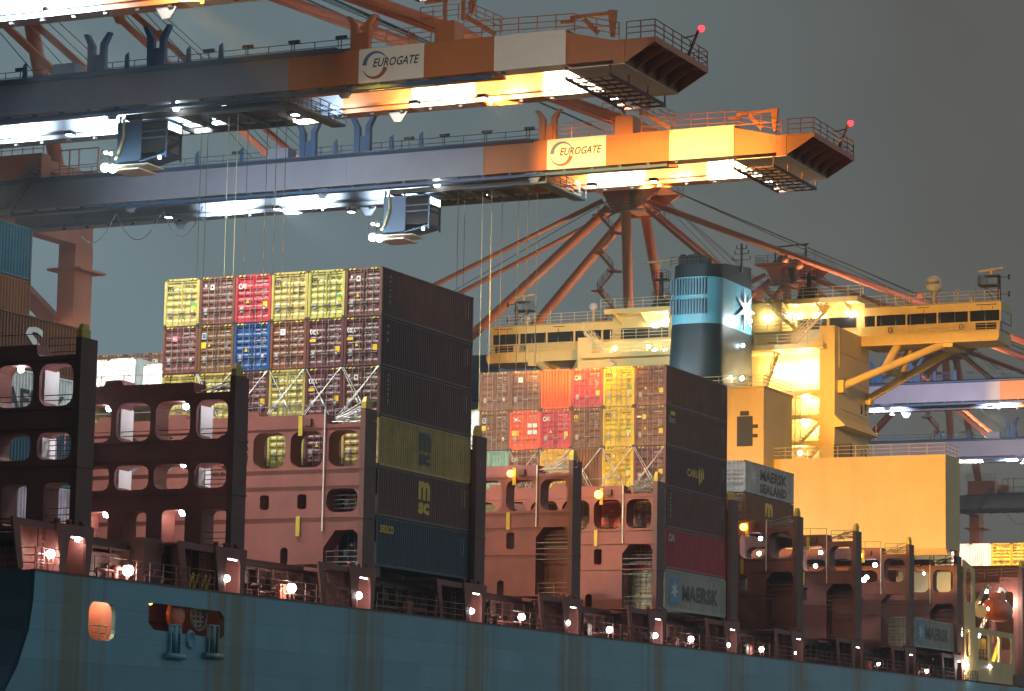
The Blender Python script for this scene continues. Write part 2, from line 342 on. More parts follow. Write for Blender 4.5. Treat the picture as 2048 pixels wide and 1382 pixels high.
def serial_mesh(seed):
    seed %= 6
    if seed in _marks: return _marks[seed]
    rnd = random.Random(seed); mb = MB()
    def dash(y, z, n, cw, ch):                                          # painted marks too small to read
        for i in range(n):
            if rnd.random() < .8:
                yy = y-i*cw*1.35; mb.box(-.001+.04, .044, yy-cw, yy, z, z+ch*(.6+.25*rnd.random()))
    dash(.98, 2.42, 4, .055, .10); dash(.66, 2.42, 6, .055, .10); dash(.60, 2.27, 4, .055, .09)
    for i in range(4):
        z = 1.95-i*.15; dash(1.0, z, rnd.choice((3, 4, 5)), .035, .045); dash(.62, z, rnd.choice((5, 6)), .04, .06); dash(.62, z-.065, rnd.choice((4, 6)), .04, .04)
    me = mb.mesh('serial marks'); me.transform(Matrix.Translation((.0, 0, 0))); _marks[seed] = me; return me
def patch_part(parent, name, y1, z0, y0, z1, mat, x=.028):
    mb = MB(); mb.box(x, x+.012, y0, y1, z0, z1); return link(name, mb.mesh(name), [mat], parent)
def tri_part(parent, y, z, s, mat='yellow'):
    mb = MB(); mb.plate([(y-s, z), (y+s, z), (y, z+1.7*s)], [], 'x', .028, .04); return link('warning_sticker', mb.mesh('warning sticker'), [mat], parent)

C_YEL, C_YEL2 = (.44, .385, .10), (.60, .40, .02)
C_BRN, C_MAR, C_RED, C_BLU, C_OBR, C_ORG = (.135, .048, .034), (.105, .032, .033), (.46, .03, .045), (.008, .06, .20), (.155, .060, .022), (.62, .085, .022)
C_GRY, C_GRN, C_WHT, C_TEAL, C_LILAC = (.42, .44, .43), (.20, .36, .27), (.72, .74, .72), (.02, .085, .125), (.50, .46, .50)
_cn = [0]
def container(loc, col, label, group, mark=None, side=None, closed=False, L=CL, H=CH, detail=2, marks=True):
    """one box: body > doors (> lock rods, handles), logo, stickers"""
    _cn[0] += 1; i = _cn[0]
    cols = tuple(max(0, c*(1+random.uniform(-.10, .10))) for c in col)
    me = body_mesh(L, H, closed); o = link('shipping_container', me, ['cont', 'casting', 'hazard'], None, loc, cols); tag(o, label, 'container', group)
    if not closed and detail > 0:
        for s in (0, 1):
            d = link('door', door_mesh(H, s), ['cont'], o, color=cols)
            if detail > 1:
                ys = (.61, 1.02) if s == 0 else (CW-1.02, CW-.61)
                for k, y in enumerate(ys): link('lock_rod', rod_mesh(H, y), ['galv'], d); link('door_handle', handle_mesh(y, 1 if k else -1), ['galv' if i % 3 else 'black'], d)
        if detail > 1:
            wh = col not in (C_YEL, C_YEL2, C_WHT)
            if marks:
                sm = serial_mesh(i); n = 'serial_marks'
                q = sm.copy(); q.materials.clear(); q.materials.append(M['sermark' if wh else 'black']); link(n, q, [], o)
            patch_part(o, 'placard', CW-.32, .62, CW-.52, .98, 'grey')
            if i % 2: patch_part(o, 'placard', .56, .72, .42, .98, 'white')
            if i % 3 == 0: tri_part(o, 1.62, 1.18, .12)
    X0 = .022
    def T(s, mat, y, z, size, **k): return letters('logo', s, mat, o, (X0, y, z), size, 'x', **k)
    def msc(mat, y=2.25, z=2.16, s=1.):
        T('m', mat, y, z, .62*s, bold=.025, width=.40*s); T('sc', mat, y-.01, z-.29*s, .38*s, bold=.012, width=.36*s)
    if mark == 'msc': msc('black'); patch_part(o, 'sticker', 1.62, 2.2, 1.5, 2.33, 'white')
    elif mark == 'mscy': msc('yellow', s=.8)
    elif mark == 'cai': T('CAI', 'white', 2.26, 2.05, .46, bold=.03, width=.52)
    elif mark == 'tex': T('tex', 'white', 2.26, 2.0, .62, bold=.015, width=.60)
    elif mark == 'tri': patch_part(o, 'logo', 1.72, 2.1, 1.46, 2.42, 'white'); patch_part(o, 'logo', 1.66, 2.2, 1.53, 2.34, 'black', .024); patch_part(o, 'sticker', 2.1, 2.3, 1.98, 2.45, 'white')
    elif mark == 'tal': patch_part(o, 'logo', 1.79, 2.0, 1.45, 2.32, 'pink'); letters('logo', 'TAL', 'white', o, (.02, 1.77, 2.1), .2, 'x', bold=.02, width=.29)
    elif mark == 'flo':
        patch_part(o, 'logo', 2.2, 2.05, 1.92, 2.42, 'white'); patch_part(o, 'logo', 2.17, 2.1, 1.95, 2.38, 'blue', .022)
        mb = MB(); mb.plate([(2.15, 2.12), (2.15, 2.22), (2.06, 2.3), (1.97, 2.32), (1.97, 2.24), (2.08, 2.2)], [], 'x', .016, .021); link('logo', mb.mesh('leaf'), ['green'], o)
        patch_part(o, 'sticker', 2.24, 1.5, 1.92, 1.86, 'yellow'); tri_part(o, 1.7, 1.6, .1)
    elif mark == 'sq': patch_part(o, 'logo', 1.8, 2.05, 1.44, 2.42, 'white'); patch_part(o, 'logo', 1.68, 2.2, 1.56, 2.34, 'grey', .024)
    elif mark == 'bird':
        mb = MB(); mb.plate([(2.22, 2.42), (1.95, 2.30), (1.72, 2.4), (1.8, 2.24), (1.5, 2.08), (1.9, 2.16), (2.1, 2.06), (2.02, 2.24)], [], 'x', .02, .035); link('logo', mb.mesh('bird'), ['white'], o)
        for y, z in ((1.0, 1.62), (.58, 1.62), (1.0, 1.12), (.58, 1.12)): patch_part(o, 'placard', y, z, y-.34, z+.3, 'white')
        patch_part(o, 'sticker', 2.26, 1.05, 1.7, 1.4, 'yellow')
    elif mark == 'disc':
        mb = MB(); mb.tube((.02, 1.72, 2.1), (.035, 1.72, 2.1), .2, 16); link('logo', mb.mesh('disc'), ['yellow'], o); patch_part(o, 'logo', 2.3, 2.06, 1.96, 2.2, 'white')
    if mark in ('cai', 'tex', 'disc', 'yp') or (mark == 'tri' and i % 2): patch_part(o, 'sticker', .55, .9, .25, 1.24, 'yellow')
    if mark == 'tex': patch_part(o, 'sticker', 2.26, 1.55, 1.86, 1.72, 'yellow')
    if mark == 'msc' and i % 2: patch_part(o, 'sticker', .6, .98, .24, 1.2, 'yellow'); patch_part(o, 'sticker', .6, 1.22, .24, 1.4, 'green')
    Y0 = -.004
    def S(s, mat, x, z, size, face='y', **k): return letters('logo', s, mat, o, (x, Y0, z), size, face, **k)
    if side == 'triton': S('TRITON', 'white', .95, H-.30, .42, 'v', width=None, sx=.01+.0) if False else S('T R I T O N', 'grey', .9, H-.35, .38, 'v', bold=.01, width=1.75)
    elif side == 'tex': S('T E X', 'grey', .7, H-.35, .40, 'v', bold=.01, width=1.15)
    elif side == 'msc': S('m', 'black', 5.2, 1.5, 2.0, bold=.05, width=1.55); S('sc', 'black', 5.25, .62, 1.25, bold=.05, width=1.5)
    elif side == 'mscy': S('m', 'yellow', 5.2, 1.5, 2.0, bold=.05, width=1.55); S('sc', 'yellow', 5.25, .62, 1.25, bold=.05, width=1.5)
    elif side == 'mscs': S('m', 'yellow', 4.6, 1.45, 2.0, bold=.05, width=1.8); S('sc', 'yellow', 4.7, .5, 1.3, bold=.05, width=1.7)
    elif side == 'seaco': S('seaco', 'yellow', .45, 2.0, .95, bold=.02, width=1.7)
    elif side == 'cai': S('CAI', 'white', .7, 2.0, .7, bold=.03, width=1.1)
    elif side == 'likon':
        S('likon', 'grey', .55, 1.75, .75, bold=.02, width=1.2); mb = MB(); mb.box(.9, 1.75, -.004, .006, 2.3, 2.58); link('logo', mb.mesh('flag'), ['yellow'], o)
    elif side == 'caru':
        S('CARU', 'yellow', 4.2, 1.15, .75, bold=.03, width=2.2)
        mb = MB()
        for q, (a, b) in enumerate(((6.5, .75), (6.85, .95), (7.2, 1.2))): mb.plate([(a, b), (a+.26, b-.05), (a+.26, 1.6), (a+.1, 2.0), (a, 1.5)], [], 'y', -.005, .006)
        link('logo', mb.mesh('wings'), ['yellow'], o)
    elif side in ('maersk', 'sealand'):
        mb = MB(); mb.box(1.1, 2.85, -.004, .005, .55, 2.35); 
        if side == 'maersk': link('logo', mb.mesh('logo panel'), ['skyblue'], o)
        cx, cz = (1.97, 1.42); mb = MB(); mb.plate([(cx+a, cz+b) for a, b in star_poly(.85, .34, 8)], [], 'y', -.012, .0); link('logo', mb.mesh('star'), ['white'], o)
        if side == 'maersk': S('MAERSK', 'black', 3.3, .85, 1.5, bold=.035, width=7.2)
        else: S('MAERSK', 'black', 3.4, 1.32, 1.15, bold=.04, width=6.4); S('SEALAND', 'black', 3.4, .30, 1.0, bold=.04, width=6.4)
    if detail > 1 and L > 10:                                           # small marks at the far end of the long side
        mb = MB(); rnd = random.Random(i)
        for k in range(7): mb.box(L-.75, L-.66, -.004, .006, H-.5-k*.16, H-.4-k*.16)
        for k in range(9): mb.box(L-1.1, L-1.06, -.004, .006, H-.5-k*.13, H-.43-k*.13)
        link('side_marks', mb.mesh('side marks'), ['yellow' if i % 2 else 'grey'], o)
    return o

TIER = ['bottom', 'second', 'third', 'fourth', 'fifth', 'top']
COLN = ['at its dark corner', 'one in from corner', 'two in from corner', 'three in from corner', 'four in from corner', 'at its inboard end']
G1 = 'containers in the tall stack nearer the stern'; G2 = 'containers in the tall stack behind'
def stack(x0, rows, group, which):
    for (j, t), (col, cname, mark, side, closed) in rows.items():
        mk = {'msc': ' with black lettering', 'mscy': ' with small yellow lettering', 'cai': ' with bold white capitals', 'tex': ' with white lower-case letters', 'tri': ' with square white emblem',
              'tal': ' with pink square sticker', 'flo': ' with blue leaf emblem', 'sq': ' with white square placard', 'bird': ' with white bird emblem', 'disc': ' with yellow disc emblem', None: '', 'yp': ' with yellow placard'}[mark]
        lab = f'{cname} container{mk}, {TIER[t]} row of {which} stack, {COLN[j]}'
        if len(lab.split()) > 16: lab = lab.replace(' container', ' box').replace(' row of ', ' row, ')
        if len(lab.split()) > 16: lab = lab.replace(', one', ', one').replace(' from corner', ' from corner')
        container((x0, j*RP, t*TP), col, lab, group, mark, side, closed)
def row(t, lst): return {(5-i, t): v for i, v in enumerate(lst) if v}
Y1, B_, MR, RD, BL, OB = (C_YEL, 'yellow'), (C_BRN, 'brown'), (C_MAR, 'maroon'), (C_RED, 'red'), (C_BLU, 'blue'), (C_OBR, 'rust brown')
S1 = {}
S1.update(row(5, [(*Y1, 'msc', None, 0), (*B_, 'tri', None, 0), (*RD, 'cai', None, 0), (*Y1, 'msc', None, 0), (*Y1, 'msc', None, 0), (*B_, 'tri', 'triton', 0)]))
S1.update(row(4, [(*B_, 'tal', None, 0), (*OB, 'flo', None, 0), (*BL, None, None, 0), (*OB, 'sq', None, 0), (*MR, 'tex', None, 0), (*MR, 'tex', 'tex', 0)]))
S1.update(row(3, [(*Y1, 'msc', None, 0), (*Y1, 'msc', None, 0), (*MR, 'tri', None, 0), (*Y1, 'msc', None, 0), (*MR, 'tex', None, 0), (*B_, 'tri', 'triton', 0)]))
S1.update(row(2, [None, None, (*MR, None, None, 0), (*Y1, None, None, 0), (*MR, None, None, 0), ((.50, .35, .10), 'yellow', None, 'msc', 0)]))
S1.update(row(1, [None, None, None, None, None, (*B_, None, 'mscy', 0)])); S1.update(row(0, [None]*5+[((.016, .045, .075), 'dark blue', None, 'seaco', 0)]))
stack(0, S1, G1, 'near')
Y2 = (C_YEL2, 'golden yellow')
S2 = {}
S2.update(row(5, [(*OB, None, None, 0), (*OB, 'sq', None, 0), (C_ORG, 'bright orange', None, None, 1), (*RD, 'cai', None, 0), (*Y2, 'msc', None, 0), (*OB, 'yp', None, 0)]))
S2.update(row(4, [(*OB, 'flo', None, 0), (C_ORG, 'orange red', 'bird', None, 0), (*RD, 'cai', None, 0), (*OB, 'mscy', None, 0), (*Y2, 'msc', None, 0), (*OB, 'disc', 'likon', 0)]))
S2.update(row(3, [(C_GRN, 'pale green', None, None, 1), (*OB, 'cai', None, 0), (*Y2, None, None, 0), (C_OBR, 'plain rust brown', None, None, 1), (*Y2, 'msc', None, 0), (*MR, 'yp', 'caru', 0)]))
S2.update(row(2, [None, None, (*OB, None, None, 0), (*OB, None, None, 0), (C_ORG, 'orange', None, None, 0), (*B_, None, 'triton', 0)]))
S2.update(row(1, [None]*5+[(*RD, None, 'cai', 0)])); S2.update(row(0, [None]*4+[(*Y2, None, None, 0), (C_GRY, 'grey', None, 'maersk', 0)]))
stack(3*BAY, S2, G2, 'far')
# bay beside the stern, behind the nearest lashing bridge
xs = -17.1-CL
GL = 'containers behind the nearest lashing bridge'
for t, col, lab in ((5, C_TEAL, 'dark teal container topmost in the plain-sided column beside the salmon crane leg'), (4, C_OBR, 'rust brown container directly under the dark teal one'), (3, C_OBR, 'rust brown container two below the dark teal one')):
    container((xs, 12.74, t*TP), col, lab, GL, detail=1)
for t, col, lab in ((3, C_OBR, 'rust brown container behind the nearest dark post, with white swirl lettering'), (2, C_WHT, 'white container with big black letters seen through the nearest lashing bridge'), (1, C_TEAL, 'teal container seen through middle openings of the nearest bridge'), (0, C_LILAC, 'pale lilac grey container seen through bottom of the nearest bridge')):
    o = container((xs, 8.71, t*TP), col, lab, GL, detail=1)
    if t == 2: letters('logo', 'MAERSK', 'black', o, (3.0, -.004, .8), 1.55, 'y', bold=.03, width=7.0)
    if t == 3: letters('logo', 'S', 'white', o, (6.0, -.004, .8), 2.2, 'y', bold=.02, width=1.7)
# bay H: pair next to the yellow house block
container((5*BAY, 4.95, 11.15), C_GRY, 'rusty grey container with black lettering beside the big yellow block', 'containers beside the yellow block', side='sealand', H=2.591, detail=2, L=11.6)
container((5*BAY, 4.95, 8.2), C_OBR, 'brown container with yellow letters under the rusty grey one', 'containers beside the yellow block', side='mscs', L=11.6)
container((7*BAY+.15, 0, 0), C_GRY, 'single grey container with star and black lettering low by the yellow block', 'containers beside the yellow block', side='maersk', H=2.591)
# far side of the deck: white boxes and brown row behind
GW = 'containers on the far side of the deck'
for k, (y, top, lab) in enumerate(((47.25, 19.85, 'white container farthest from the tall stack in the floodlit far group'), (44.78, 19.9, 'white container in the middle of the floodlit far group'), (42.3, 19.5, 'white container nearest the tall stack in floodlit far group'))):
    container((3*BAY+(.0 if k < 2 else 1.2), y, top-CH), C_WHT, lab, GW, detail=2)
container((3*BAY, 49.73, 17.0-CH), C_YEL, 'pale yellow container low beside the white floodlit boxes', GW, detail=1)
for k in range(4):
    container((4*BAY, 50.2+k*RP, 22.6-CH), C_BRN if k else C_OBR, ['brown container with white capitals behind the white boxes', 'brown container second in the row behind white boxes', 'brown container third in the row behind white boxes', 'brown container last in the row behind white boxes, beside the crane leg'][k], GW, 'cai' if k == 0 else None, detail=2)
container((5*BAY, 29.0, 18.7-CH), C_WHT, 'white container sliver between the two tall stacks, upper', GW, detail=1)
container((5*BAY, 29.0, 18.7-2*TP), C_WHT, 'white container sliver between the two tall stacks, lower', GW, detail=1)
# fore deck, seen right of the house
GF = 'containers on the fore deck'
cols = [(C_WHT, 'white', 1), (C_WHT, 'dirty white', 1), (C_YEL2, 'yellow', 0), (C_YEL2, 'yellow', 0), (C_YEL2, 'yellow', 0)]
pos = ['next to the house block', 'between white and yellow ones', 'nearest the white ones', 'in the middle of yellow ones', 'farthest from the house block']
for k, (c, n, cl) in enumerate(cols):
    container((195, 21.8-k*RP, 16.5-CH), c, f'{n} container on the fore deck, top row, {pos[k]}', GF, 'msc' if n == 'yellow' else None, closed=bool(cl), detail=2)
cols = [(C_OBR, 'rust brown', 0), (C_ORG, 'orange', 0), (C_ORG, 'orange', 0), (C_WHT, 'white', 1), (C_WHT, 'white', 1)]
for k, (c, n, cl) in enumerate(cols):
    container((195, 21.8-k*RP, 16.5-CH-TP), c, f'{n} container on the fore deck, second row, {["behind the last bridge post", "between rust brown and bird emblem ones", "with white bird emblem", "fourth from the house", "farthest from the house block"][k]}', GF, 'bird' if k == 2 else None, closed=bool(cl), detail=2)
# ================================================================ SETTING
ZW, ZD = -14.0, -2.6          # water, main deck
mb = MB(); mb.box(-900, 2500, -1500, 58.3, ZW-.5, ZW); tag(part('water', mb, 'water', None), kind='structure')
mb = MB(); mb.box(-400, 2500, 58.5, 600, ZW-4, ZW+3.2); tag(part('quay', mb, 'concrete', None), kind='structure')

# ================================================================ SHIP
ship = thing('container_ship', 'light blue container ship with red brown lashing bridges, cream house and star funnel', 'container ship', (40, 27.2, ZW))
YH = -.6                       # side shell plane
# hull: long plated side with two mooring openings, slanted stern, far side
mb = MB()
side = [(-35.1, ZD), (-35.15, -4), (-35.4, -5.4), (-36.2, -7.1), (-37.2, -8.4), (-38.3, -10), (-39.5, -14.5), (260, -14.5), (260, ZD)]
h1 = rr(-30.45, -5.62, -28.1, -3.78, .55); h2 = [(-25.1, -3.62), (-24.6, -3.55), (-18.2, -3.62), (-17.75, -3.95), (-17.75, -4.85), (-18.1, -5.02), (-24.6, -4.88), (-25.1, -4.55)]
mb.plate(side, [h1, h2], 'y', YH, YH+.22)
mb.plate(side, [], 'y', 55.0, 55.2)
hull = part('hull', mb, 'hull', ship)
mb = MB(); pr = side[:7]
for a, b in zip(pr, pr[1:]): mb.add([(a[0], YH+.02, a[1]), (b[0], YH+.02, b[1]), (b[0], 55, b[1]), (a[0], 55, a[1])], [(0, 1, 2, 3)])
part('stern_plating', mb, 'hulld', ship)  # unlit stern face: its shade is put into the darker blue
mb = MB(); mb.box(-35, 260, YH+.23, 55, ZD-.15, ZD-.03)
mb.box(-35.1, 116.5, YH-.03, YH+.25, ZD-.06, ZD+.03)                    # gunwale bar
part('deck', mb, 'redd', ship)
# mooring deck rooms behind the openings
mb = MB()
for x0, x1 in ((-31.2, -27.4), (-26, -17)):
    mb.box(x0, x1, 3.0, 3.15, -6.2, ZD-.2); mb.box(x0, x1, YH+.3, 3, -6.2, -6.05); mb.box(x0-.1, x0, YH+.3, 3, -6.2, ZD-.2); mb.box(x1, x1+.1, YH+.3, 3, -6.2, ZD-.2)
for z in (-4.1,): mb.box(-26, -17, 2.85, 3, z-.06, z+.06)
for x in (-24.4, -22.8): mb.tube((x, 2.8, -6.1), (x, 2.8, -3.4), .09)
room = part('mooring_deck', mb, 'red', ship)
mb = MB(); mb.tube((-28.9, 1.8, -6.1), (-28.9, 1.8, -3.2), .17, 10); mb.tube((-29.75, .8, -6), (-29.75, .8, -5.0), .45, 12); link('yellow_pipe', mb.mesh('pipe'), ['yellow'], room)
mb = MB()
for z in (-4.9, -5.25): mb.tube((-30.5, -.25, z), (-28.3, -.25, z), .03)
for x in (-30, -29, -28.4): mb.tube((x, -.25, -5.7), (x, -.25, -4.9), .03)
link('railing', mb.mesh('railing'), ['creamrail'], room)
for px_, py_, pz_, e_ in ((-28.3, .9, -3.3, 260), (-29.9, 2.2, -3.3, 240), (-24.0, 1.6, -3.3, 70), (-20.5, 2.2, -3.3, 12)):
    mb = MB(); mb.sphere((px_, py_, pz_), .1); link('ceiling_lamp', mb.mesh('lamp'), ['lamps'], room)
    l_ = bpy.data.lights.new('ceiling lamp', 'POINT'); l_.energy = e_; l_.color = (1, .70, .40); l_.shadow_soft_size = .1; o_ = bpy.data.objects.new('ceiling_lamp_light', l_); COL.objects.link(o_); o_.location = (px_, py_, pz_-.16)
# round hatch lid and grille in the long opening
c = PY(346, 1230, .1); mb = MB(); mb.tube((c.x, -.15, c.z), (c.x, .05, c.z), .74, 22); mb.sphere((c.x, -.15, c.z), .73, 16, sy=.22); link('hatch_lid', mb.mesh('lid'), ['orange'], room)
c = PY(391, 1233, .1); mb = MB()
pts = [(c.x+.74*math.cos(R(t)), -.1, c.z+.74*math.sin(R(t))) for t in range(0, 361, 18)]
mb.path(pts, .07, 6)
for z in (-.5, -.25, 0, .25, .5): w_ = math.sqrt(.74**2-z*z); mb.bar((c.x-w_*.5, 0, c.z+z), (c.x+w_, 0, c.z+z), .07, .11)
for x in (-.1, .35): mb.bar((c.x+x, .02, c.z-.65), (c.x+x, .02, c.z+.65), .07, .07)
link('hatch_grille', mb.mesh('grille'), ['galv'], room)
# fairleads under the opening
for px in (347, 423):
    c = PY(px, 1276, YH); mb = MB()
    for dx in (-.5, .42): mb.box(c.x+dx, c.x+dx+.1, YH-.16, YH-.003, c.z-.75, c.z+.62)
    mb.box(c.x-.5, c.x+.52, YH-.16, YH-.003, c.z+.6, c.z+.68); mb.tube((c.x, YH-.06, c.z-.75), (c.x, YH-.06, c.z+.6), .16, 12); mb.tube((c.x-.85, YH-.12, c.z-.92), (c.x+.9, YH-.12, c.z-.92), .17, 10)
    part('fairlead', mb, 'hull', ship)
c = PY(380, 1279, YH); mb = MB(); v = []
for r_, y_ in ((.5, YH-.004), (.42, YH-.13), (.34, YH-.08), (.18, YH-.01)):
    for j in range(20): t = 2*math.pi*j/20; v.append((c.x+r_*.85*math.cos(t), y_, c.z+r_*math.sin(t)))
mb.add(v, [(i*20+j, i*20+(j+1) % 20, (i+1)*20+(j+1) % 20, (i+1)*20+j) for i in range(3) for j in range(20)]+[tuple(range(60, 80))], 0, True); part('bullseye_fairlead', mb, 'hull', ship)

# ---------------------------------------------------------------- lashing bridges
def XF(k): return -2.2+BAY*(k-2)
TH = 1.3
def rail_run(mb, p, q, h=1.05, n=None, rails=(1., .66, .33), r=.022):
    p, q = Vector(p), Vector(q); n = n or max(1, round((q-p).length/1.5))
    for i in range(n+1): c = p.lerp(q, i/n); mb.tube(c, c+Vector((0, 0, h)), r*1.2, 5, cap=False)
    for t in rails: mb.tube(p+Vector((0, 0, h*t)), q+Vector((0, 0, h*t)), r, 5, cap=False)
def holes_y(j): return (.12, 2.06) if j == 0 else (3.5+RP*(j-1)-1.07, 3.5+RP*(j-1)+1.07)
def lashing_bridge(k):
    x = XF(k); kind = 'open' if k < 2 else ('solid' if k in (2, 3) else 'tall'); W = 7 if k > 1 else 10; yl = W*RP+1.0
    top = 8.62; outer = [(-.05, -.35), (-.05, 7.75), (-.05, 8.05), (.02, 8.05), (2.06, 8.02), (2.24, 8.15), (2.3, top)]
    for j in range(1, W):                                               # raised cone seats on the top beam
        y = 2.476*j+2.35; outer += [(y-.62, top), (y-.5, top+.3), (y+.5, top+.3), (y+.62, top)] if j % 2 == 0 else []
    outer += [(yl, top), (yl, -.35)]
    holes = []
    for j in range(W):
        a, b = holes_y(j); holes.append(rr(a, 5.57, b, 7.65, .55))
    if kind == 'open':
        for j in range(W):
            a, b = holes_y(j); holes.append(rr(a, 2.96, b, 4.28, .45))
            c = 2.05+2.4*(j-1); lo, hi = (.02, 1.56) if j == 0 else (c+.5, c+1.92); holes.append(rr(lo, -.2, hi, 1.84, .3))
    else:
        for j in (1, 2, 3, 4):
            if kind == 'solid': y = 3.72+RP*(j-1); holes.append(rr(y-.3, 3.16, y+.3, 4.02, .16))
            elif j == 1: holes.append(rr(3.9, 3.04, 4.5, 4.16, .16))
        if kind == 'solid':
            holes.append(rr(.1, 2.94, 2.12, 4.3, .5)); holes.append([(-.02, -.2), (2.25, -.2), (2.25, .9), (1.5, 1.9), (.35, 1.93), (.05, 1.7), (.0, 1.4)]); holes.append(rr(4.56, -.06, 5.05, .97, .22))
        else:
            holes.append([(.0, -.15), (2.33, -.15), (2.33, 3.8), (1.75, 4.5), (.5, 4.55), (.2, 4.35), (.0, 4.0)]); holes.append(rr(4.62, -.06, 5.13, .98, .22))
    mb = MB(); mb.plate(outer, holes, 'x', x, x+TH)
    br = part('lashing_bridge', mb, 'red' , ship)
    sub = lambda n, m, mat: link(n, m.mesh(n), [mat], br)
    # stiffening bars, seams, drain pipe
    mb = MB()
    for z in (5.45, 4.5, 2.68): mb.box(x-.07, x-.003, -.05, yl, z-.035, z+.035)
    mb.box(x-.05, x-.003, -.05, yl, 7.82, 7.88)
    sub('stringer', mb, 'red')
    if k >= 2:
        mb = MB(); mb.tube((x-.1, 2.28, 8.9 if kind == 'solid' else 8.6), (x-.1, 2.28, 1.85 if kind == 'solid' else 4.5), .055, 6); sub('pipe', mb, 'cwhite')
    else:
        for y in (9.3-2.4*0, 5.3): mb = MB(); mb.tube((x+TH+.5, y, -2), (x+TH+.5, y, 2.6), .06, 6); sub('pipe', mb, 'galv')
    # end post with cone guide
    mb = MB(); mb.box(x-.06, x+TH+.06, -.32, .0, -.3, 8.88); mb.box(x-.1, x+TH+.1, -.36, -.02, 2.58, 2.68); mb.box(x-.08, x+TH+.08, -.34, -.02, 5.42, 5.5); sub('end_post', mb, 'redd')
    cxp = x+.35; mb = MB(); mb.add([(cxp-.35, -.3, 8.88), (cxp+.35, -.3, 8.88), (cxp+.35, -.02, 8.88), (cxp-.35, -.02, 8.88), (cxp-.35, -.3, 9.25), (cxp+.35, -.3, 9.25), (cxp+.35, -.02, 9.25), (cxp-.35, -.02, 9.25), (cxp-.2, -.25, 9.55), (cxp+.2, -.25, 9.55), (cxp+.2, -.07, 9.55), (cxp-.2, -.07, 9.55)],
        [(0, 1, 5, 4), (1, 2, 6, 5), (2, 3, 7, 6), (3, 0, 4, 7), (4, 5, 9, 8), (5, 6, 10, 9), (6, 7, 11, 10), (7, 4, 8, 11), (8, 9, 10, 11)]); sub('cone_guide', mb, 'post')
    # walkways: rail bars inside the openings and along the top
    mb = MB()
    for z in (3.25, 3.5, 3.75, 4.0): mb.tube((x+.9, .05, z), (x+.9, 2.15, z), .025, 5)
    rail_run(mb, (x+.2, 2.4, top), (x+.2, yl, top), .55, rails=(1.,)); rail_run(mb, (x+1.1, -.0, 8.05), (x+1.1, 2.3, 8.05), 1.0)
    if kind == 'open':
        for j in range(4): a, b = holes_y(j); mb.tube((x+.4, a, 6.15), (x+.4, b, 6.15), .025, 5); mb.tube((x+.4, a, 5.9), (x+.4, b, 5.9), .025, 5)
        for y in (.6, 1.1, 1.6): mb.tube((x+.95, y, 2.9), (x+.95, y, 4.3), .02, 5)
        rail_run(mb, (x+.5, .0, -.3), (x+.5, 1.6, -.3), .95); rail_run(mb, (x-.4, 2.2, ZD+.2), (x-.4, 9, ZD+.2), 1.0)
    elif kind == 'tall':
        for z in (2.35, 3.05, 3.45): mb.tube((x+.1, .0, z), (x+.1, 2.33, z), .03, 5)
        rail_run(mb, (x+.4, .0, -.15), (x+.4, 2.3, -.15), .95)
    else: rail_run(mb, (x+.3, .0, -.2), (x+.3, 2.2, -.2), .95)
    sub('railing', mb, 'rail' if k < 2 or k > 5 else 'galv')
    # interior cross walls of the tall doorway
    if kind != 'open':
        mb = MB(); mb.box(x+.02, x+TH+.0, 2.27 if kind == 'solid' else 2.35, 2.42, -2.4, -.36); mb.box(x+.2, x+TH-.05, 0, yl, -.5, -.36); mb.box(x, x+.15, 2.6, yl, ZD, -.36); sub('lower_panel', mb, 'redd')
        if k not in (2, 5, 9):
            mb = MB(); mb.box(x+TH+.15, x+TH+.25, -.0, 2.5, -.3, 4.8); sub('door_panel', mb, 'red')
    # yellow ladder numbers / fire hose boxes on the face
    mb = MB()
    for y, z in (((3.9, 8.45), (3.9, 2.65)) if k == 2 else ((3.95, 8.35), (4.35, 5.4)) if k > 2 else ((5.35, 7.0), (3.1, 6.9))):
        if k < 2: y, z = y, z
        mb.box(x-.10, x-.02, y-.13, y+.13, z-1.05, z+.1)
    if k >= 2: sub('number_plate', mb, 'post')
    # work light boxes
    if k >= 2:
        mb = MB(); mb.box(x-.25, x-.01, 3.15, 3.65, 7.95, 8.35); sub('lamp_housing', mb, 'redd')
    return br
bridges = [lashing_bridge(k) for k in range(11)]
for k in (0, 1):
    for j in (0, 2):
        for z0, z1 in ((5.75, 7.45), (3.1, 4.15)):
            a, b = holes_y(j); x = XF(k); mb = MB(); mb.box(x+.3, x+TH+.25, b+.005 if False else b-.10, b-.02, z0, z1); link('web_panel', mb.mesh('web panel'), ['cwhite'], bridges[k])
            mb = MB(); mb.sphere((x+1.0, a+.25, z1-.05), .05, 8); link('web_fill_lamp', mb.mesh('web fill lamp'), ['lampc'], bridges[k])  # extra lamp added to brighten the web panel
            l_ = bpy.data.lights.new('web fill lamp', 'SPOT'); l_.energy = 85; l_.color = (.84, .82, 1); l_.spot_size = R(100); l_.shadow_soft_size = .05; o_ = bpy.data.objects.new('web_fill_light', l_); COL.objects.link(o_); o_.location = (x+1.0, a+.33, z1-.1); o_.rotation_euler = Vector((-.1, 1, -.35)).to_track_quat('-Z', 'Y').to_euler()
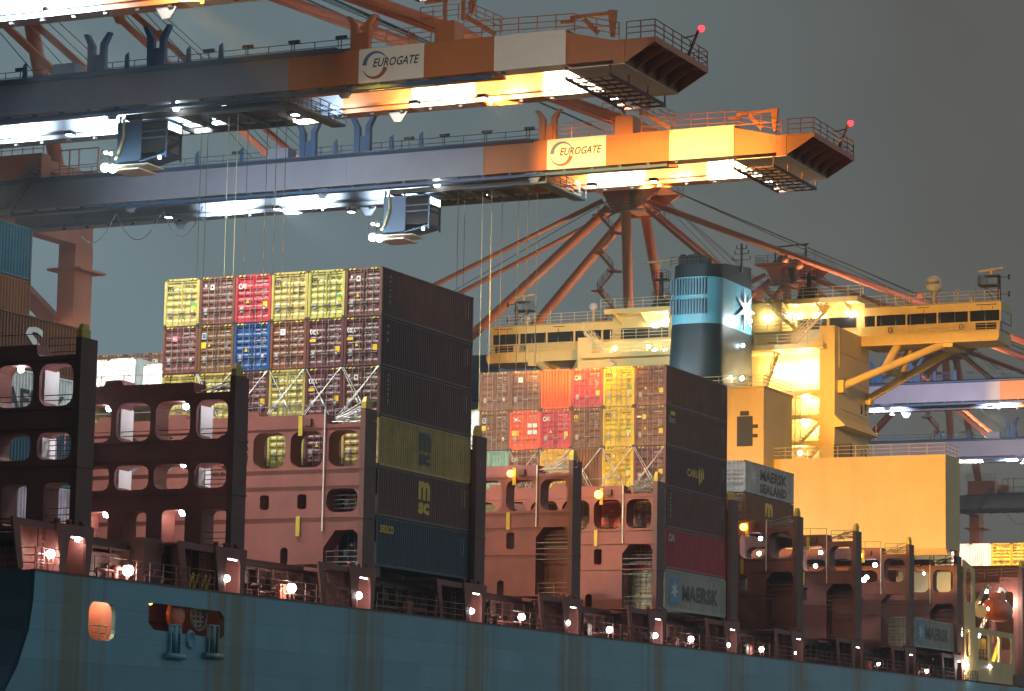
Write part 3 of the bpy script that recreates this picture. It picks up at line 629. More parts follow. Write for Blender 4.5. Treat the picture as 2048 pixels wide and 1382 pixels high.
# lamps fixed inside the bridges (seen lit in the photo)
def bridge_lamp(k, u, v, mat, r=.17, dx=.55):
    p = PX(u, v, XF(k)+dx); mb = MB(); mb.sphere(p, r, 10); mb.box(p.x-.05, p.x+.05, p.y-.05, p.y+.05, p.z+r*.8, p.z+r*1.5, 1)
    o = link('flood_lamp', mb.mesh('flood lamp'), [mat, 'cdark'], bridges[k]); return p
for u, v in ((42, 739),): bridge_lamp(0, u, v, 'lampc', .16)
for u, v in ((372, 813), (218, 817), (367, 929)): bridge_lamp(1, u, v, 'lampc', .17)
for u, v in ((213, 1028), (366, 1025)): bridge_lamp(1, u, v, 'lampw', .2)
bridge_lamp(0, 155, 1078, 'lampw', .14)
bridge_lamp(4, 1021, 947, 'lamps', .24, -.32); bridge_lamp(5, 1197, 989, 'lamps', .30, -.38)
for u, v in ((1521, 1077), (1518, 1107)): bridge_lamp(7, u, v, 'lampc', .17)
bridge_lamp(7, 1487, 1054, 'lamps', .3, -.38)
for u, v in ((1641, 1105), (1631, 1132)): bridge_lamp(8, u, v, 'lampc', .17)
for u, v in ((1750, 1130), (1733, 1155), (1728, 1160)): bridge_lamp(9, u, v, 'lampc', .2)
bridge_lamp(9, 1720, 1111, 'lamps', .24, -.38)
bridge_lamp(10, 1848, 1147, 'lampw', .12)

# ---------------------------------------------------------------- deck edge: pedestals, coaming, railing, lamps
for k in range(11):
    x = XF(k)
    mb = MB(); mb.plate([(x-1.85, -.25), (x+1.4, -.25), (x+1.1, ZD), (x+.75, ZD), (x+.72, -1.1), (x+.55, -.8), (x-.55, -.8), (x-.75, -1.1), (x-.95, ZD), (x-1.4, ZD)], [], 'y', -.5, -.36)
    mb.box(x-1.85, x+1.4, -.36, 1.6, -.4, -.24); mb.box(x-1.4, x-1.25, -.36, 1.2, ZD, -.4); mb.box(x+1.0, x+1.12, -.36, 1.2, ZD, -.4); mb.box(x+.2, x+.9, 1.0, 1.2, ZD, -.4)
    for q in (-1.6, -.6, .5): mb.tube((x+q, -.35, -.24), (x+q, -.35, -.02), .14, 8)
    ped = part('pedestal', mb, 'red', ship)
    mb = MB(); mb.bar((x-.45, -.38, -.83), (x+.5, -.38, -.85), .06, .05); link('tube_light', mb.mesh('tube light'), ['tube'], ped)
    mb = MB(); mb.plate([(x-5.35, -.25), (x-1.86, -.32), (x-1.86, -.62), (x-4.75, -.62), (x-4.3, ZD), (x-4.75, ZD), (x-5.25, -.7)], [], 'y', -.42, -.3); mb.box(x-5.3, x-1.87, -.3, 1.4, -.42, -.33)
    for dx in (-2.2, -2.75): mb.tube((x+dx, -.1, ZD), (x+dx, -.1, -.4), .035, 6)
    for q in range(7): mb.tube((x-2.2, -.1, ZD+.25+q*.29), (x-2.75, -.1, ZD+.25+q*.29), .025, 5)
    link('step_platform', mb.mesh('step platform'), ['red'], ped)
    if k:
        xa, xb = XF(k-1)+1.5, x-1.9
        mb = MB(); rail_run(mb, (xa, -.52, ZD), (xb, -.52, ZD), 1.02, 9)
        for q in (.35, .75): c = xa+(xb-xa)*q; mb.bar((c, -.5, ZD+.9), (c-.5, -.15, ZD+.05), .04, .04)
        link('railing', mb.mesh('railing'), ['rail'], ped)
for k in range(11):                                                    # hatch coaming, one block per bay
    xa, xb = XF(k)+1.45, XF(k+1)-2.0
    mb = MB(); mb.box(xa, xb, 1.5, 1.65, -1.75, -.62); mb.box(xa, xb, 1.2, 1.66, -1.0, -.86); mb.box(xa+.3, xb-.3, 2.2, 50, -.7, -.32 if k not in (2, 5) else -.25)
    n = 7
    for i in range(n): c = xa+.6+(xb-xa-1.2)*i/(n-1); mb.box(c-.09, c+.09, 1.1, 1.5, ZD, -.87); 
    mb.box(xa, xb, 2.6, 2.75, ZD, -.7)
    if k in (2, 5): 
        for dx in (.15, CL-.7): mb.box(XF(k)+2.2+dx, XF(k)+2.2+dx+.55, .05, .5, -.62, -.01)
    co = part('hatch_coaming', mb, 'redd', ship)
    num = {2: '81', 3: '79', 4: '75', 5: '71', 6: '69'}.get(k)
    if num: letters('bay_number', num, 'post', co, (xa+(6 if k == 2 else 7.6), 1.495, -1.55 if k == 2 else -1.5), .6, 'y', bold=.01)
# deck lamps on short posts along the edge
def deck_lamp(u, v, r=.24, y=-.45, mat='lampw'):
    p = PY(u, v, y); r *= .78; mb = MB(); mb.sphere(p, r, 12); o = part('deck_lamp', mb, mat, ship)
    mb = MB(); mb.tube((p.x, p.y+.1, ZD), (p.x, p.y+.1, p.z), .045, 6); mb.lathe((p.x, p.y, p.z), [(.0, r*1.25), (r*.7, r*1.1), (r*.9, r*.85)], 10); link('lamp_post', mb.mesh('lamp post'), ['rail'], o); return p
lamps_px = [(101, 1108, .27), (256, 1141, .34), (453, 1157, .23), (583, 1176, .32), (717, 1191, .25), (943, 1222, .22), (1043, 1234, .27), (1135, 1246, .22), (1219, 1259, .25), (1310, 1271, .24), (1382, 1278, .25), (1456, 1290, .2), (1523, 1298, .22), (1590, 1306, .14), (1757, 1328, .17), (1853, 1342, .2)]
LAMPS = [deck_lamp(*a) for a in lamps_px]
# odd deck fittings in the first two bays: vents, winch, hose boxes
mb = MB(); a = XF(0)+1.45
for bx in ((a+6.2, a+7.9, .6, 1.4, ZD, -.2), (a+9.4, a+10.6, .5, 1.4, ZD, -.25), (a-1.6, a+4.4, .9, 1.5, ZD, -1.2)): mb = MB(); mb.box(*bx); part('deck_locker', mb, 'redd', ship)
mb = MB()
for dx in (0, .5, 1.2, 1.7): mb.bar((a+9.3+dx, -.2, ZD), (a+9.75+dx, -.2, ZD+.85), .07, .05); 
for dx in (.45, 1.65): mb.bar((a+9.3+dx, -.2, ZD), (a+9.3+dx, -.2, ZD+.85), .07, .05)
part('pipe_guard', mb, 'yellow', ship)
mb = MB(); mb.plate([(XF(0)-3.6, -.5), (XF(0)-1.2, -.5), (XF(0)-1.5, ZD), (XF(0)-3.0, ZD)], [], 'y', .6, .75); part('screen_plate', mb, 'red', ship)
mb = MB(); rail_run(mb, (-35, -.5, ZD), (XF(0)-1.5, -.5, ZD), 1.05, 4); rail_run(mb, (-35, -.5, ZD), (-35, 50, ZD), 1.05, 30); part('stern_railing', mb, 'rail', ship)

# loose lashing rods piled in the baskets, rods crossing the doors
def rod(p, q, label, group):
    mb = MB(); mb.tube(p, q, .026, 5); d = (Vector(q)-Vector(p)).normalized(); m_ = Vector(p)+d*1.0; mb.tube(m_-d*.35, m_+d*.35, .045, 6)
    o = part('lashing_rod', mb, 'rodst', None); tag(o, label, 'lashing rod', group)
for x0, js, lab, grp in ((0, range(0, 5), 'steel lashing rod crossing the lower doors of the near tall stack', 'lashing rods on the near tall stack'), (3*BAY, range(0, 5), 'steel lashing rod crossing the lower doors of the far tall stack', 'lashing rods on the far tall stack')):
    for j in js:
        yb = j*RP
        for a, b, x in ((yb+.3, yb+CW-.05, -.14), (yb+CW-.3, yb+.05, -.20), (yb+.5, yb+CW+.05, -.26), (yb+CW-.55, yb+.12, -.32)):
            if random.random() < .8: rod((x0+x-.8, a, 8.7), (x0-.05, b, 11.62), lab, grp)
for k, n in ((1, 10), (2, 22), (4, 22), (5, 22), (7, 12), (8, 10), (9, 10), (10, 14)):
    x = XF(k); rnd = random.Random(k)
    where = {1: 'on the open dark bridge', 2: 'below the near tall stack', 4: 'beside the far tall stack', 5: 'below the far tall stack', 7: 'beside the brown container with yellow letters', 8: 'on the second bridge under the yellow block', 9: 'on the third bridge under the yellow block', 10: 'on the last bridge before the house'}[k]
    for i in range(n):
        y = rnd.uniform(.15, 1.3); z = 8.1+rnd.uniform(0, .35); L_ = rnd.uniform(1.2, 2.3); a = rnd.uniform(-.12, .55)
        p = Vector((x+rnd.uniform(.05, 1.2), y+L_*math.cos(a)*.5+.2, z+.05)); q = Vector((x+rnd.uniform(.05, 1.2), y-L_*math.cos(a)*.35, z+abs(L_*math.sin(a)))); mb = MB(); mb.tube(p, q, .03, 5)
        solo('lashing_rod', mb, 'rodst' if k in (2, 4) else 'galv', f'loose steel lashing rod lying in the pile {where}', 'lashing rod', f'loose rods {where}')

# small deck-edge fittings: hydrant boxes, mushroom vents, fire lockers, valve pipes
for k in range(1, 11):
    rnd = random.Random(40+k); xa, xb = XF(k-1)+1.8, XF(k)-5.6
    for i in range(3):
        x = rnd.uniform(xa, xb); y = rnd.uniform(.1, .8); kind = rnd.choice(('vent', 'box', 'pipe'))
        mb = MB()
        if kind == 'vent': mb.tube((x, y, ZD), (x, y, ZD+.55), .16, 10); mb.lathe((x, y, ZD+.55), [(.3, -.02), (.32, .08), (.2, .2), (.0, .24)], 12); part('mushroom_vent', mb, 'red', ship)
        elif kind == 'box': mb.box(x-.35, x+.35, y, y+.3, ZD, ZD+.9); mb.box(x-.31, x+.31, y-.012, y, ZD+.08, ZD+.82); part('hose_locker', mb, 'brownred', ship)
        else: mb.path([(x-.9, y, ZD), (x-.9, y, ZD+.5), (x+.7, y, ZD+.5), (x+.7, y, ZD)], .06, 6); mb.tube((x, y, ZD+.5), (x, y, ZD+.8), .04, 6); mb.tube((x, y-.16, ZD+.8), (x, y+.16, ZD+.8), .05, 6); part('valve_pipe', mb, 'rail', ship)
    mb = MB(); y = .95; mb.tube((XF(k-1)+1.5, y, ZD+.42), (XF(k)-1.9, y, ZD+.42), .07, 6); mb.tube((XF(k-1)+1.5, y+.2, ZD+.3), (XF(k)-1.9, y+.2, ZD+.3), .05, 6); part('deck_pipe', mb, 'rail', ship)
# ================================================================ HOUSE, FUNNEL, BRIDGE WINGS (parts of the ship)
XB = 111.2
def cpart(name, mb, mat='cream'): return part(name, mb, mat, ship)
mb = MB(); mb.box(XB, 115.7, -.35, 14.5, 9.35, 18.0); mb.add([(XB, -.35, 9.35), (XB, 14.5, 9.35), (XB+.25, 14.5, 8.75), (XB+.25, -.5, 8.75), (XB+1.5, -.35, 9.35), (XB+1.5, 14.5, 9.35)], [(0, 1, 2, 3), (0, 3, 4), (1, 5, 2), (2, 5, 4, 3)])
mb.box(XB, 115.7, 14.5, 56, 9, 18.0)
blk = cpart('house_block', mb)
mb = MB(); rail_run(mb, (XB+.05, -.3, 18), (XB+.05, 17, 18), 1.05, 10, r=.028); rail_run(mb, (XB+.05, -.3, 18), (115.6, -.3, 18), 1.05, 4, r=.028); link('railing', mb.mesh('railing'), ['creamrail'], blk)
mb = MB(); mb.box(XB+.4, XB+1.1, 9.0, 10.6, 18.0, 19.3); link('deck_box', mb.mesh('deck box'), ['black'], blk)
# engine casing under the funnel
mb = MB(); mb.box(108.4, 116.2, 16.4, 38, 10, 24.5); mb.box(108.3, 116.3, 16.3, 38.1, 24.5, 24.65); cas = cpart('engine_casing', mb)
mb = MB(); mb.box(108.2, 108.39, 17.5, 19.0, 19.0, 21.8); mb.box(108.2, 108.39, 17.9, 18.7, 21.9, 22.3); mb.box(108.15, 108.39, 17.0, 17.4, 19.8, 20.1); mb.box(108.15, 108.39, 17.0, 17.4, 20.7, 21.0); link('louvre_box', mb.mesh('louvre box'), ['black'], cas)
mb = MB(); rail_run(mb, (108.45, 16.45, 24.65), (108.45, 30, 24.65), 1.05, 9, r=.028); rail_run(mb, (108.45, 16.45, 24.65), (116, 16.45, 24.65), 1.05, 6, r=.028); link('railing', mb.mesh('railing'), ['creamrail'], cas)
mb = MB()
for y in (17.0,):
    mb.tube((116.5, 16.2, 18), (116.5, 16.2, 24.9), .05, 6)
    for i in range(24): mb.tube((116.5, 16.2, 18.2+i*.28), (116.5, 15.7, 18.2+i*.28), .025, 5)
    mb.tube((116.5, 15.7, 18), (116.5, 15.7, 24.9), .05, 6)
link('ladder', mb.mesh('ladder'), ['creamrail'], cas)
# funnel: tapered rounded box
def ring(x0, x1, y0, y1, r, z, n=8): return [(a, b, z) for a, b in rr(x0, y0, x1, y1, r, n)]
def loft(mb, rings, mi):
    n = len(rings[0]); o = []
    for q in rings: o += q
    mb.add(o, [(i*n+j, i*n+(j+1) % n, (i+1)*n+(j+1) % n, (i+1)*n+j) for i in range(len(rings)-1) for j in range(n)], mi, True)
FY0, FY1 = 21.3, 26.9
def fr(z):
    t = (z-24.9)/12.4; return ring(108.7+.1*t, 120.0-.7*t, FY0+.0*t, FY1-.7*t, 2.0-.3*t, z)
mb = MB(); loft(mb, [fr(24.9), fr(28), fr(31.0)], 1); loft(mb, [fr(31.0), fr(33), fr(35.5)], 0)
loft(mb, [fr(35.5), fr(36.6)], 1)
def frt(z0):                                                            # sloping top rim
    return [(a, b, z0+.9*max(0, min(1, (a-110)/2.5))) for a, b, _ in fr(z0)]
loft(mb, [fr(36.6), frt(36.75)], 1); q = frt(36.75); mb.add(q, [tuple(range(len(q)))], 1)
fun = part('funnel', mb, ['funblue', 'fundark'], ship, norm=False)
mb = MB()
for z0, z1 in ((33.75, 35.35), (31.9, 33.35)):
    for i in range(13): y = 22.45+i*.29; mb.box(108.6, 108.82, y, y+.12, z0, z1)
link('louvre', mb.mesh('louvre'), ['hulld'], fun)
mb = MB(); mb.box(109.2, 110.6, 24.6, 25.5, 36.6, 37.6); mb.box(109.2, 110.4, 23.2, 24.5, 36.6, 37.75); mb.box(109.3, 110.5, 22.6, 23.2, 36.6, 37.5); mb.tube((110, 25.3, 36.7), (110, 25.3, 37.9), .3, 10); mb.tube((110.6, 24.2, 36.7), (110.6, 24.2, 38), .35, 10); link('exhaust_stack', mb.mesh('exhaust'), ['fundark'], fun)
mb = MB(); rail_run(mb, (109.0, 22.4, 36.6), (109.0, 26.2, 36.6), .95, 4, r=.035); link('railing', mb.mesh('railing'), ['cdark'], fun)
c = PY(1487, 620, FY0); mb = MB()
mb.plate([(c.x+a*1.25, c.z+b) for a, b in star_poly(2.15, .30, 12)], [], 'y', FY0-.28, FY0-.16)
for a, b in ((0, 0), (.5, .6), (-.5, -.4)): mb.tube((c.x+a, FY0-.2, c.z+b), (c.x+a, FY0+.1, c.z+b), .05, 6)
link('star', mb.mesh('star'), ['white'], fun)
# accommodation tower
XT = 120.4; YT = 13.55; ZB = 18
mb = MB()
mb.box(XT, 131, YT, YT+1.55, 9, 32.0); mb.box(XT+3.2, 131, YT+1.55, 40.9, 9, 32.0)
mb.box(XT, 131, 39.3, 40.9, 9, 32.0)
floors = [18.3, 20.75, 23.3, 25.75]
for z in floors: mb.box(XT, XT+3.2, YT+1.55, 24, z-.42, z)
mb.box(XT-1.2, XT+3.2, YT+.8, 40, 29.7, 30.15)
mb.box(XT, XT+3.2, 25, 39.3, 9, 29.7)
tow = cpart('accommodation_tower', mb)
for z in floors[:3]:                                                   # corner gussets of the open galleries
    mb = MB(); mb.plate([(YT+1.55, z+2.05), (YT+1.95, z+2.05), (YT+1.55, z+1.6)], [], 'x', XT+.01, XT+.2); link('gusset', mb.mesh('gusset'), ['cream'], tow)
def flight(a, b, w_=.5):
    a, b = Vector(a), Vector(b); mb = MB(); mb.bar(a, b, .14, .3)
    for i in range(10): c = a.lerp(b, i/10); mb.box(c.x-.4, c.x+.4, c.y-.13, c.y+.13, c.z+.12, c.z+.17)
    for dx in (-.4, .4):
        rail_run(mb, a+Vector((dx, 0, 0)), b+Vector((dx, 0, 0)), 1.0, 4, r=.03)
    link('stairway', mb.mesh('stairway'), ['creamrail'], tow)
for z in floors[:2]: flight((XT+1.0, 17.3, z), (XT+1.0, 15.2, z+2.1))
for a, b in (((XT+1.2, 21.2, 25.8), (XT+1.2, 19.7, 29.7)), ((XT-.6, 17.6, 30.2), (XT-.6, 14.2, 33.4)), ((126.3, 23.0, 35.6), (126.3, 19.2, 32.3)), ((XT-.4, 40.0, 32.5), (XT-.4, 36.2, 28.4)), ((XT-.6, 23.6, 32.4), (XT-.6, 21.4, 30.2))): flight(a, b)
mb = MB()
for z in floors[:3]: rail_run(mb, (XT+.1, YT+1.6, z), (XT+.1, 20, z), .95, 5, r=.03)
rail_run(mb, (XT-1.1, YT+.9, 30.15), (XT-1.1, 39, 30.15), 1.0, 16, r=.03)
for i in range(14): mb.tube((XT+1.7, 19.3, 25.9+i*.28), (XT+1.7, 19.9, 25.9+i*.28), .03, 5)
for y in (19.3, 19.9): mb.tube((XT+1.7, y, 25.8), (XT+1.7, y, 31.2), .04, 5)
link('railing', mb.mesh('railing'), ['creamrail'], tow)
mb = MB()
for z in (20.0, 22.4): mb.box(XT+.05, XT+.4, 18.4, 18.9, z-.2, z+.75)
mb.box(XT+3.1, XT+3.19, 20.6, 21.6, 31.0, 31.1); link('hose_box', mb.mesh('hose box'), ['brownred'], tow)
for z in (19.3, 24.2):
    for dx in (8.0, 9.3): mb = MB(); mb.box(XT+dx, XT+dx+.5, YT-.02, YT+.03, z, z+1.5); link('window', mb.mesh('window'), ['glass'], tow)
mb = MB(); mb.add([(XT+.05, YT-.002, 23.2), (XT+.05, YT-1.1, 22.1), (131, YT-1.1, 22.1), (131, YT-.002, 23.2), (XT+.05, YT-.002, 22.0), (131, YT-.002, 22.0)], [(0, 1, 2, 3), (1, 4, 5, 2), (0, 4, 1), (3, 2, 5)]); link('side_ledge', mb.mesh('side ledge'), ['cream'], tow)
mb = MB()
for a, b in (((XT+1.3, 29.6), (131, 29.55)), ((XT+1.3, 27.1), (131, 27.0)), ((XT+1.5, 24.0), (131, 23.9))): mb.bar((a[0], YT-.05, a[1]), (b[0], YT-.05, b[1]), .05, .05)
mb.path([(XT+1.2, YT-.06, 32), (XT+1.2, YT-.06, 28)], .04, 5); link('cable_run', mb.mesh('cable run'), ['creamrail'], tow)
# middle deck behind the funnel, wheelhouse aft wall
mb = MB(); mb.box(124.2, 129.5, 16.2, 39, 30.2, 32.25); mb.box(126.5, 129.6, 21.2, 33.5, 32.25, 35.6); mid = cpart('upper_house', mb)
mb = MB(); rail_run(mb, (124.3, 16.3, 32.25), (124.3, 39, 32.25), 1.0, 16, r=.03); rail_run(mb, (127.5, 13, 36.0), (127.5, 41.5, 36.0), 1.05, 18, r=.03); link('railing', mb.mesh('railing'), ['creamrail'], mid)
mb = MB(); mb.box(124.1, 124.19, 18.4, 19.3, 30.6, 31.5); link('notice_board', mb.mesh('board'), ['brownred'], mid)
for y0, y1 in ((34.5, 40), (17.5, 20.6), (14.4, 17.2)): mb = MB(); mb.box(129.4, 129.49, y0, y1, 33.1, 34.2); link('window', mb.mesh('window'), ['glass'], mid)
mb = MB(); mb.box(127.2, 133.8, 13.5, 41, 35.45, 35.95)
for y in (15, 18, 21, 34, 37, 40): mb.plate([(127.3, 35.45), (129.5, 35.45), (129.5, 34.6)], [], 'y', y-.06, y+.06)
mb.box(129.5, 133.6, 13.5, 41, 31.5, 35.45); link('wheelhouse', mb.mesh('wheelhouse'), ['cream'], mid)
# bridge wings
def wing(y0, y1, tip, root):
    """y0 tip .. y1 inboard"""
    s = 1 if y1 > y0 else -1; xa, xb = 129.5, 133.4; mb = MB()
    mb.box(xa-.05, xb, y0, y1, 34.2, 35.0)
    mb.add([(xa-.05, y0, 35.0), (xb, y0, 35.0), (xb, y1, 35.0), (xa-.05, y1, 35.0), (xa+.35, y0+s*.3, 35.22), (xb-.3, y0+s*.3, 35.22), (xb-.3, y1, 35.22), (xa+.35, y1, 35.22)], [(0, 1, 5, 4), (4, 5, 6, 7), (0, 4, 7, 3)])
    mb.box(xa, xb, y0+s*.15, y1, 32.25, 33.12)                          # breast panel
    mb.box(xa-1.0, xb-.2, y0+s*.05, y1, 31.0, 31.92)                     # box girder under the deck
    mb.box(xa-1.05, xa, y0+s*.05, y1, 31.92, 32.0)
    mb.box(xa+.05, xb, y0+s*.2, y1, 31.92, 32.26)
    n = 12
    for i in range(n+1): y = y0+(y1-y0)*i/n; mb.plate([(xa-.95, 31.9), (xa-.3, 31.9), (xa-.95, 31.45)], [], 'y', y-.04, y+.04) if False else mb.box(xa-1.06, xa-.98, y-.04, y+.04, 31.3, 31.9)
    for i in range(5): y = y0+(y1-y0)*(.0 if i == 0 else i/4.4); mb.box(xa-.04, xa+.12, y+s*.02, y+s*.2, 33.1, 34.2)
    mb.box(xb-.15, xb, y0+s*.02, y0+s*.2, 33.1, 34.2)
    wg = cpart('bridge_wing', mb)
    for i in range(9):
        ya = y0+s*.2+(y1-y0)*i/9.2; yb_ = y0+s*.2+(y1-y0)*(i+.93)/9.2; mb = MB(); mb.box(xa+.06, xa+.09, ya, yb_, 33.13, 34.19); link('window', mb.mesh('window'), ['glass'], wg)
    mb = MB(); mb.box(xa+.3, xb-.3, y0+s*.05, y0+s*.1, 33.1, 34.2); link('window', mb.mesh('window'), ['glass'], wg)
    mb = MB(); mb.box(xa-.02, xa+.01, y0+s*.5, y0+s*2.6, 32.3, 32.95); mb.box(xa+.5, xb-.5, y0+s*.1, y0+s*.14, 32.3, 33.0); link('lower_window', mb.mesh('window'), ['glass'], wg)
    mb = MB(); rail_run(mb, (xa-.98, y0+s*.1, 32.0), (xa-.98, y1, 32.0), .95, 12, r=.025); rail_run(mb, (xa+.4, y0+s*.3, 35.2), (xa+.4, y1, 35.2), 1.05, 9, r=.025); link('railing', mb.mesh('railing'), ['creamrail'], wg)
    mb = MB()
    for t0, t1 in ((.03, .18), (.52, .61)): mb.bar((xa-.12, y0+(y1-y0)*t0, 34.75), (xa-.12, y0+(y1-y0)*t1, 34.75), .07, .07)
    for t in (.06, .14, .56): mb.bar((xa-.12, y0+(y1-y0)*t, 34.55), (xa-.12, y0+(y1-y0)*t, 34.25), .05, .05)
    link('wiper', mb.mesh('wiper'), ['cdark'], wg)
    for t in (.28, .80):
        mb = MB(); y = y0+(y1-y0)*t; mb.box(xa-.5, xa-.25, y-.22, y+.22, 32.35, 32.85); mb.box(xa-.51, xa-.24, y-.12, y+.12, 32.43, 32.77, 1); link('search_light', mb.mesh('search light'), ['cdark', 'grey'], wg)
    # struts down to the tower
    ye = y0+s*6.5; yr = root
    mb = MB(); mb.tube((xa-.2, ye-s*1.0, 31.1), (XT+1.6, yr, 26.1), .38, 14); mb.tube((xb-.6, ye-s*1.0, 31.1), (130.4, yr, 25.9), .38, 14)
    mb.tube((xa-.2, y0+s*10.5, 31.1), ((xa+XT)/2+1.2, (ye+yr)/2+s*.6, 28.3), .42, 14); mb.tube((xb-.6, y0+s*10.5, 31.1), ((xb+130)/2-.5, (ye+yr)/2+s*.6, 28.3), .38, 14); mb.tube((xa-3.0, (ye+yr)/2+s*.6, 28.3), (xb-1.6, (ye+yr)/2+s*.6, 28.3), .36, 12)
    link('strut', mb.mesh('strut'), ['cream'], wg)
    for q in ((XT+1.0, XT+2.3, yr-s*.5, yr+s*.1, 25.5, 26.7), (129.8, 131, yr-s*.5, yr+s*.1, 25.3, 26.4), (xa-.8, xb-.3, ye-s*1.8, ye, 30.6, 31.0)): mb = MB(); mb.box(*q); link('strut_foot', mb.mesh('strut foot'), ['cream'], wg)
    return wg
wr = wing(-.55, 13.5, -.55, 13.5); wl = wing(55.0, 41.0, 55, 41)
# masts, domes, radars on the roof
def scanner(c, y0, y1, dz=.25):
    mb = MB(); mb.bar((c[0], y0, c[2]-dz), (c[0], y1, c[2]+dz), .25, .2); mb.tube((c[0], (y0+y1)/2, c[2]-.7), (c[0], (y0+y1)/2, c[2]), .15, 8); return mb
def mast(u, vb, vt, x, wide, name):
    a, b = PX(u, vb, x), PX(u, vt, x); y = a.y; mb = MB()
    mb.add([(x-wide, y-wide, a.z), (x+wide, y-wide, a.z), (x+wide, y+wide, a.z), (x-wide, y+wide, a.z), (x-wide*.4, y-wide*.5, a.z+2.2), (x+wide*.4, y-wide*.5, a.z+2.2), (x+wide*.4, y+wide*.5, a.z+2.2), (x-wide*.4, y+wide*.5, a.z+2.2)], [(0, 1, 5, 4), (1, 2, 6, 5), (2, 3, 7, 6), (3, 0, 4, 7), (4, 5, 6, 7)])
    mb.tube((x, y, a.z+2), (x, y, b.z), .3, 8, r2=.22)
    for t in (.35, .5, .65, .8): z = a.z+(b.z-a.z)*t; mb.bar((x, y-.9, z), (x, y+.2, z), .06, .06); mb.tube((x, y-.9, z), (x, y-.9, z+.3), .05, 5)
    rail = MB()
    for t in (.42, .85): z = a.z+(b.z-a.z)*t; mb.box(x-.6, x+.6, y-.8, y+.8, z-.05, z+.05); rail_run(rail, (x-.6, y-.8, z), (x-.6, y+.8, z), .9, 3); rail_run(rail, (x-.6, y+.8, z), (x+.6, y+.8, z), .9, 2); rail_run(rail, (x-.6, y-.8, z), (x+.6, y-.8, z), .9, 2)
    m = part(name, mb, 'dkgreen', ship); link('railing', rail.mesh('railing'), ['cdark'], m); return m, y, b.z
m1, y, z = mast(1322, 640, 545, 134, 1.2, 'radar_mast'); mb = scanner((133.6, y, z+1.1), y+1.75, y-1.75, .05); link('radar_scanner', mb.mesh('scanner'), ['creamrail'], m1)
m2, y, z = mast(1618, 618, 545, 134, 1.3, 'signal_mast')
def wing_radar(yc, s):
    mb = MB(); x = 131.8; mb.tube((x, yc, 35.1), (x, yc, 38.0), .17, 8); mb.bar((x, yc+s*.3, 35.2), (x, yc+s*1.6, 37.0), .1); mb.bar((x, yc, 36.0), (x, yc+s*1.6, 37.0), .1); mb.box(x-.7, x+.7, yc, yc+s*2.0, 36.95, 37.08); mb.box(x-.4, x+.4, yc-.1, yc+s*1.4, 37.9, 38.05)
    for z in (36.1, 37.8): mb.bar((x, yc, z), (x, yc-s*1.0, z), .07); mb.tube((x, yc-s*1.0, z-.25), (x, yc-s*1.0, z+.25), .11, 6)
    rail_run(mb, (x-.7, yc+s*1.0, 37.0), (x-.7, yc+s*2.0, 37.0), .95, 5); rail_run(mb, (x-.7, yc+s*2.0, 37.0), (x+.7, yc+s*2.0, 37.0), .95, 3)
    m = part('radar_platform', mb, 'cdark', ship); sc_ = scanner((x, yc+s*.6, 38.6), yc+s*2.1, yc-s*.4, .12*s); link('radar_scanner', sc_.mesh('scanner'), ['creamrail'], m)
wing_radar(.3, 1); wing_radar(53.2, -1)
def dome(y, z, r, name):
    mb = MB(); mb.lathe((132, y, z), [(0, r*1.1), (r*.55, r*.98), (r*.9, r*.6), (r, .1), (r, -r*.55), (r*.75, -r*.9), (r*.2, -r*1.0)], 18); d = part(name, mb, 'white', ship)
    mb = MB(); mb.tube((132, y, 35.1), (132, y, z-r*.8), .16, 8); link('dome_post', mb.mesh('dome post'), ['creamrail'], d); return d
d = dome(7.06, 37.5, .82, 'satellite_dome'); letters('dome_lettering', 'SAILOR', 'black', d, (131.15, 7.55, 37.4), .38, 'x', bold=.03)
dome(44.3, 37.1, .42, 'satellite_dome'); dome(52.0, 36.2, .35, 'satellite_dome')
for y, h in ((2.9, 2.2), (9.4, 2.0), (12.0, 2.5), (14.8, 3.2), (49.3, 2.3), (3.2, .9), (10.2, 1.2), (11.0, 1.3)): mb = MB(); mb.tube((132, y, 35.1), (132, y, 35.1+h), .05 if h > 1.5 else .14, 6); part('whip_aerial', mb, 'creamrail', ship)
mb = MB(); mb.sphere((132, 4.6, 36.75), .2); mb.tube((132, 4.6, 35.1), (132, 4.6, 36.6), .06, 6); part('ball_aerial', mb, 'creamrail', ship)
mb = MB(); c = PX(1483, 545, 115); mb.tube((c.x, c.y, 36.8), (c.x, c.y, 39.6), .12, 6)
for z, l in ((38.0, .9), (38.6, .7), (39.1, .5)): mb.bar((c.x, c.y-l, z), (c.x, c.y+l, z), .07); mb.tube((c.x, c.y-l, z), (c.x, c.y-l, z+.35), .06, 5); mb.tube((c.x, c.y+l, z), (c.x, c.y+l, z+.35), .06, 5)
part('funnel_mast', mb, 'cdark', ship)
# house lamps
def house_lamp(u, v, x, r, mat='lampy'):
    p = PX(u, v, x); mb = MB(); mb.sphere(p, r, 10); mb.box(p.x+.02, p.x+r+.1, p.y-.08, p.y+.08, p.z+r*.8, p.z+r*1.3, 1); part('house_lamp', mb, [mat, 'cream'], ship)
for u, v, x, r in ((1534, 634, 126.2, .2), (1591, 632, 129.1, .2), (1635, 631, 129.1, .24), (1701, 629, 129.1, .2), (1546, 682, 124, .2), (1600, 680, 124, .22), (1600, 906, 121.5, .2),
                   (1308, 650, 129.0, .2), (1336, 641, 129.0, .22), (1230, 697, 120.1, .2), (1297, 693, 120.1, .17), (1310, 701, 120.1, .2), (1330, 701, 120.1, .18)): house_lamp(u, v, x, r)
for u, v, x, r in ((1553, 738, 122.3, .3), (1608, 738, 122.3, .32), (1612, 795, 122.2, .26), (1612, 850, 122.2, .26)): house_lamp(u, v, x, r, 'lampb')
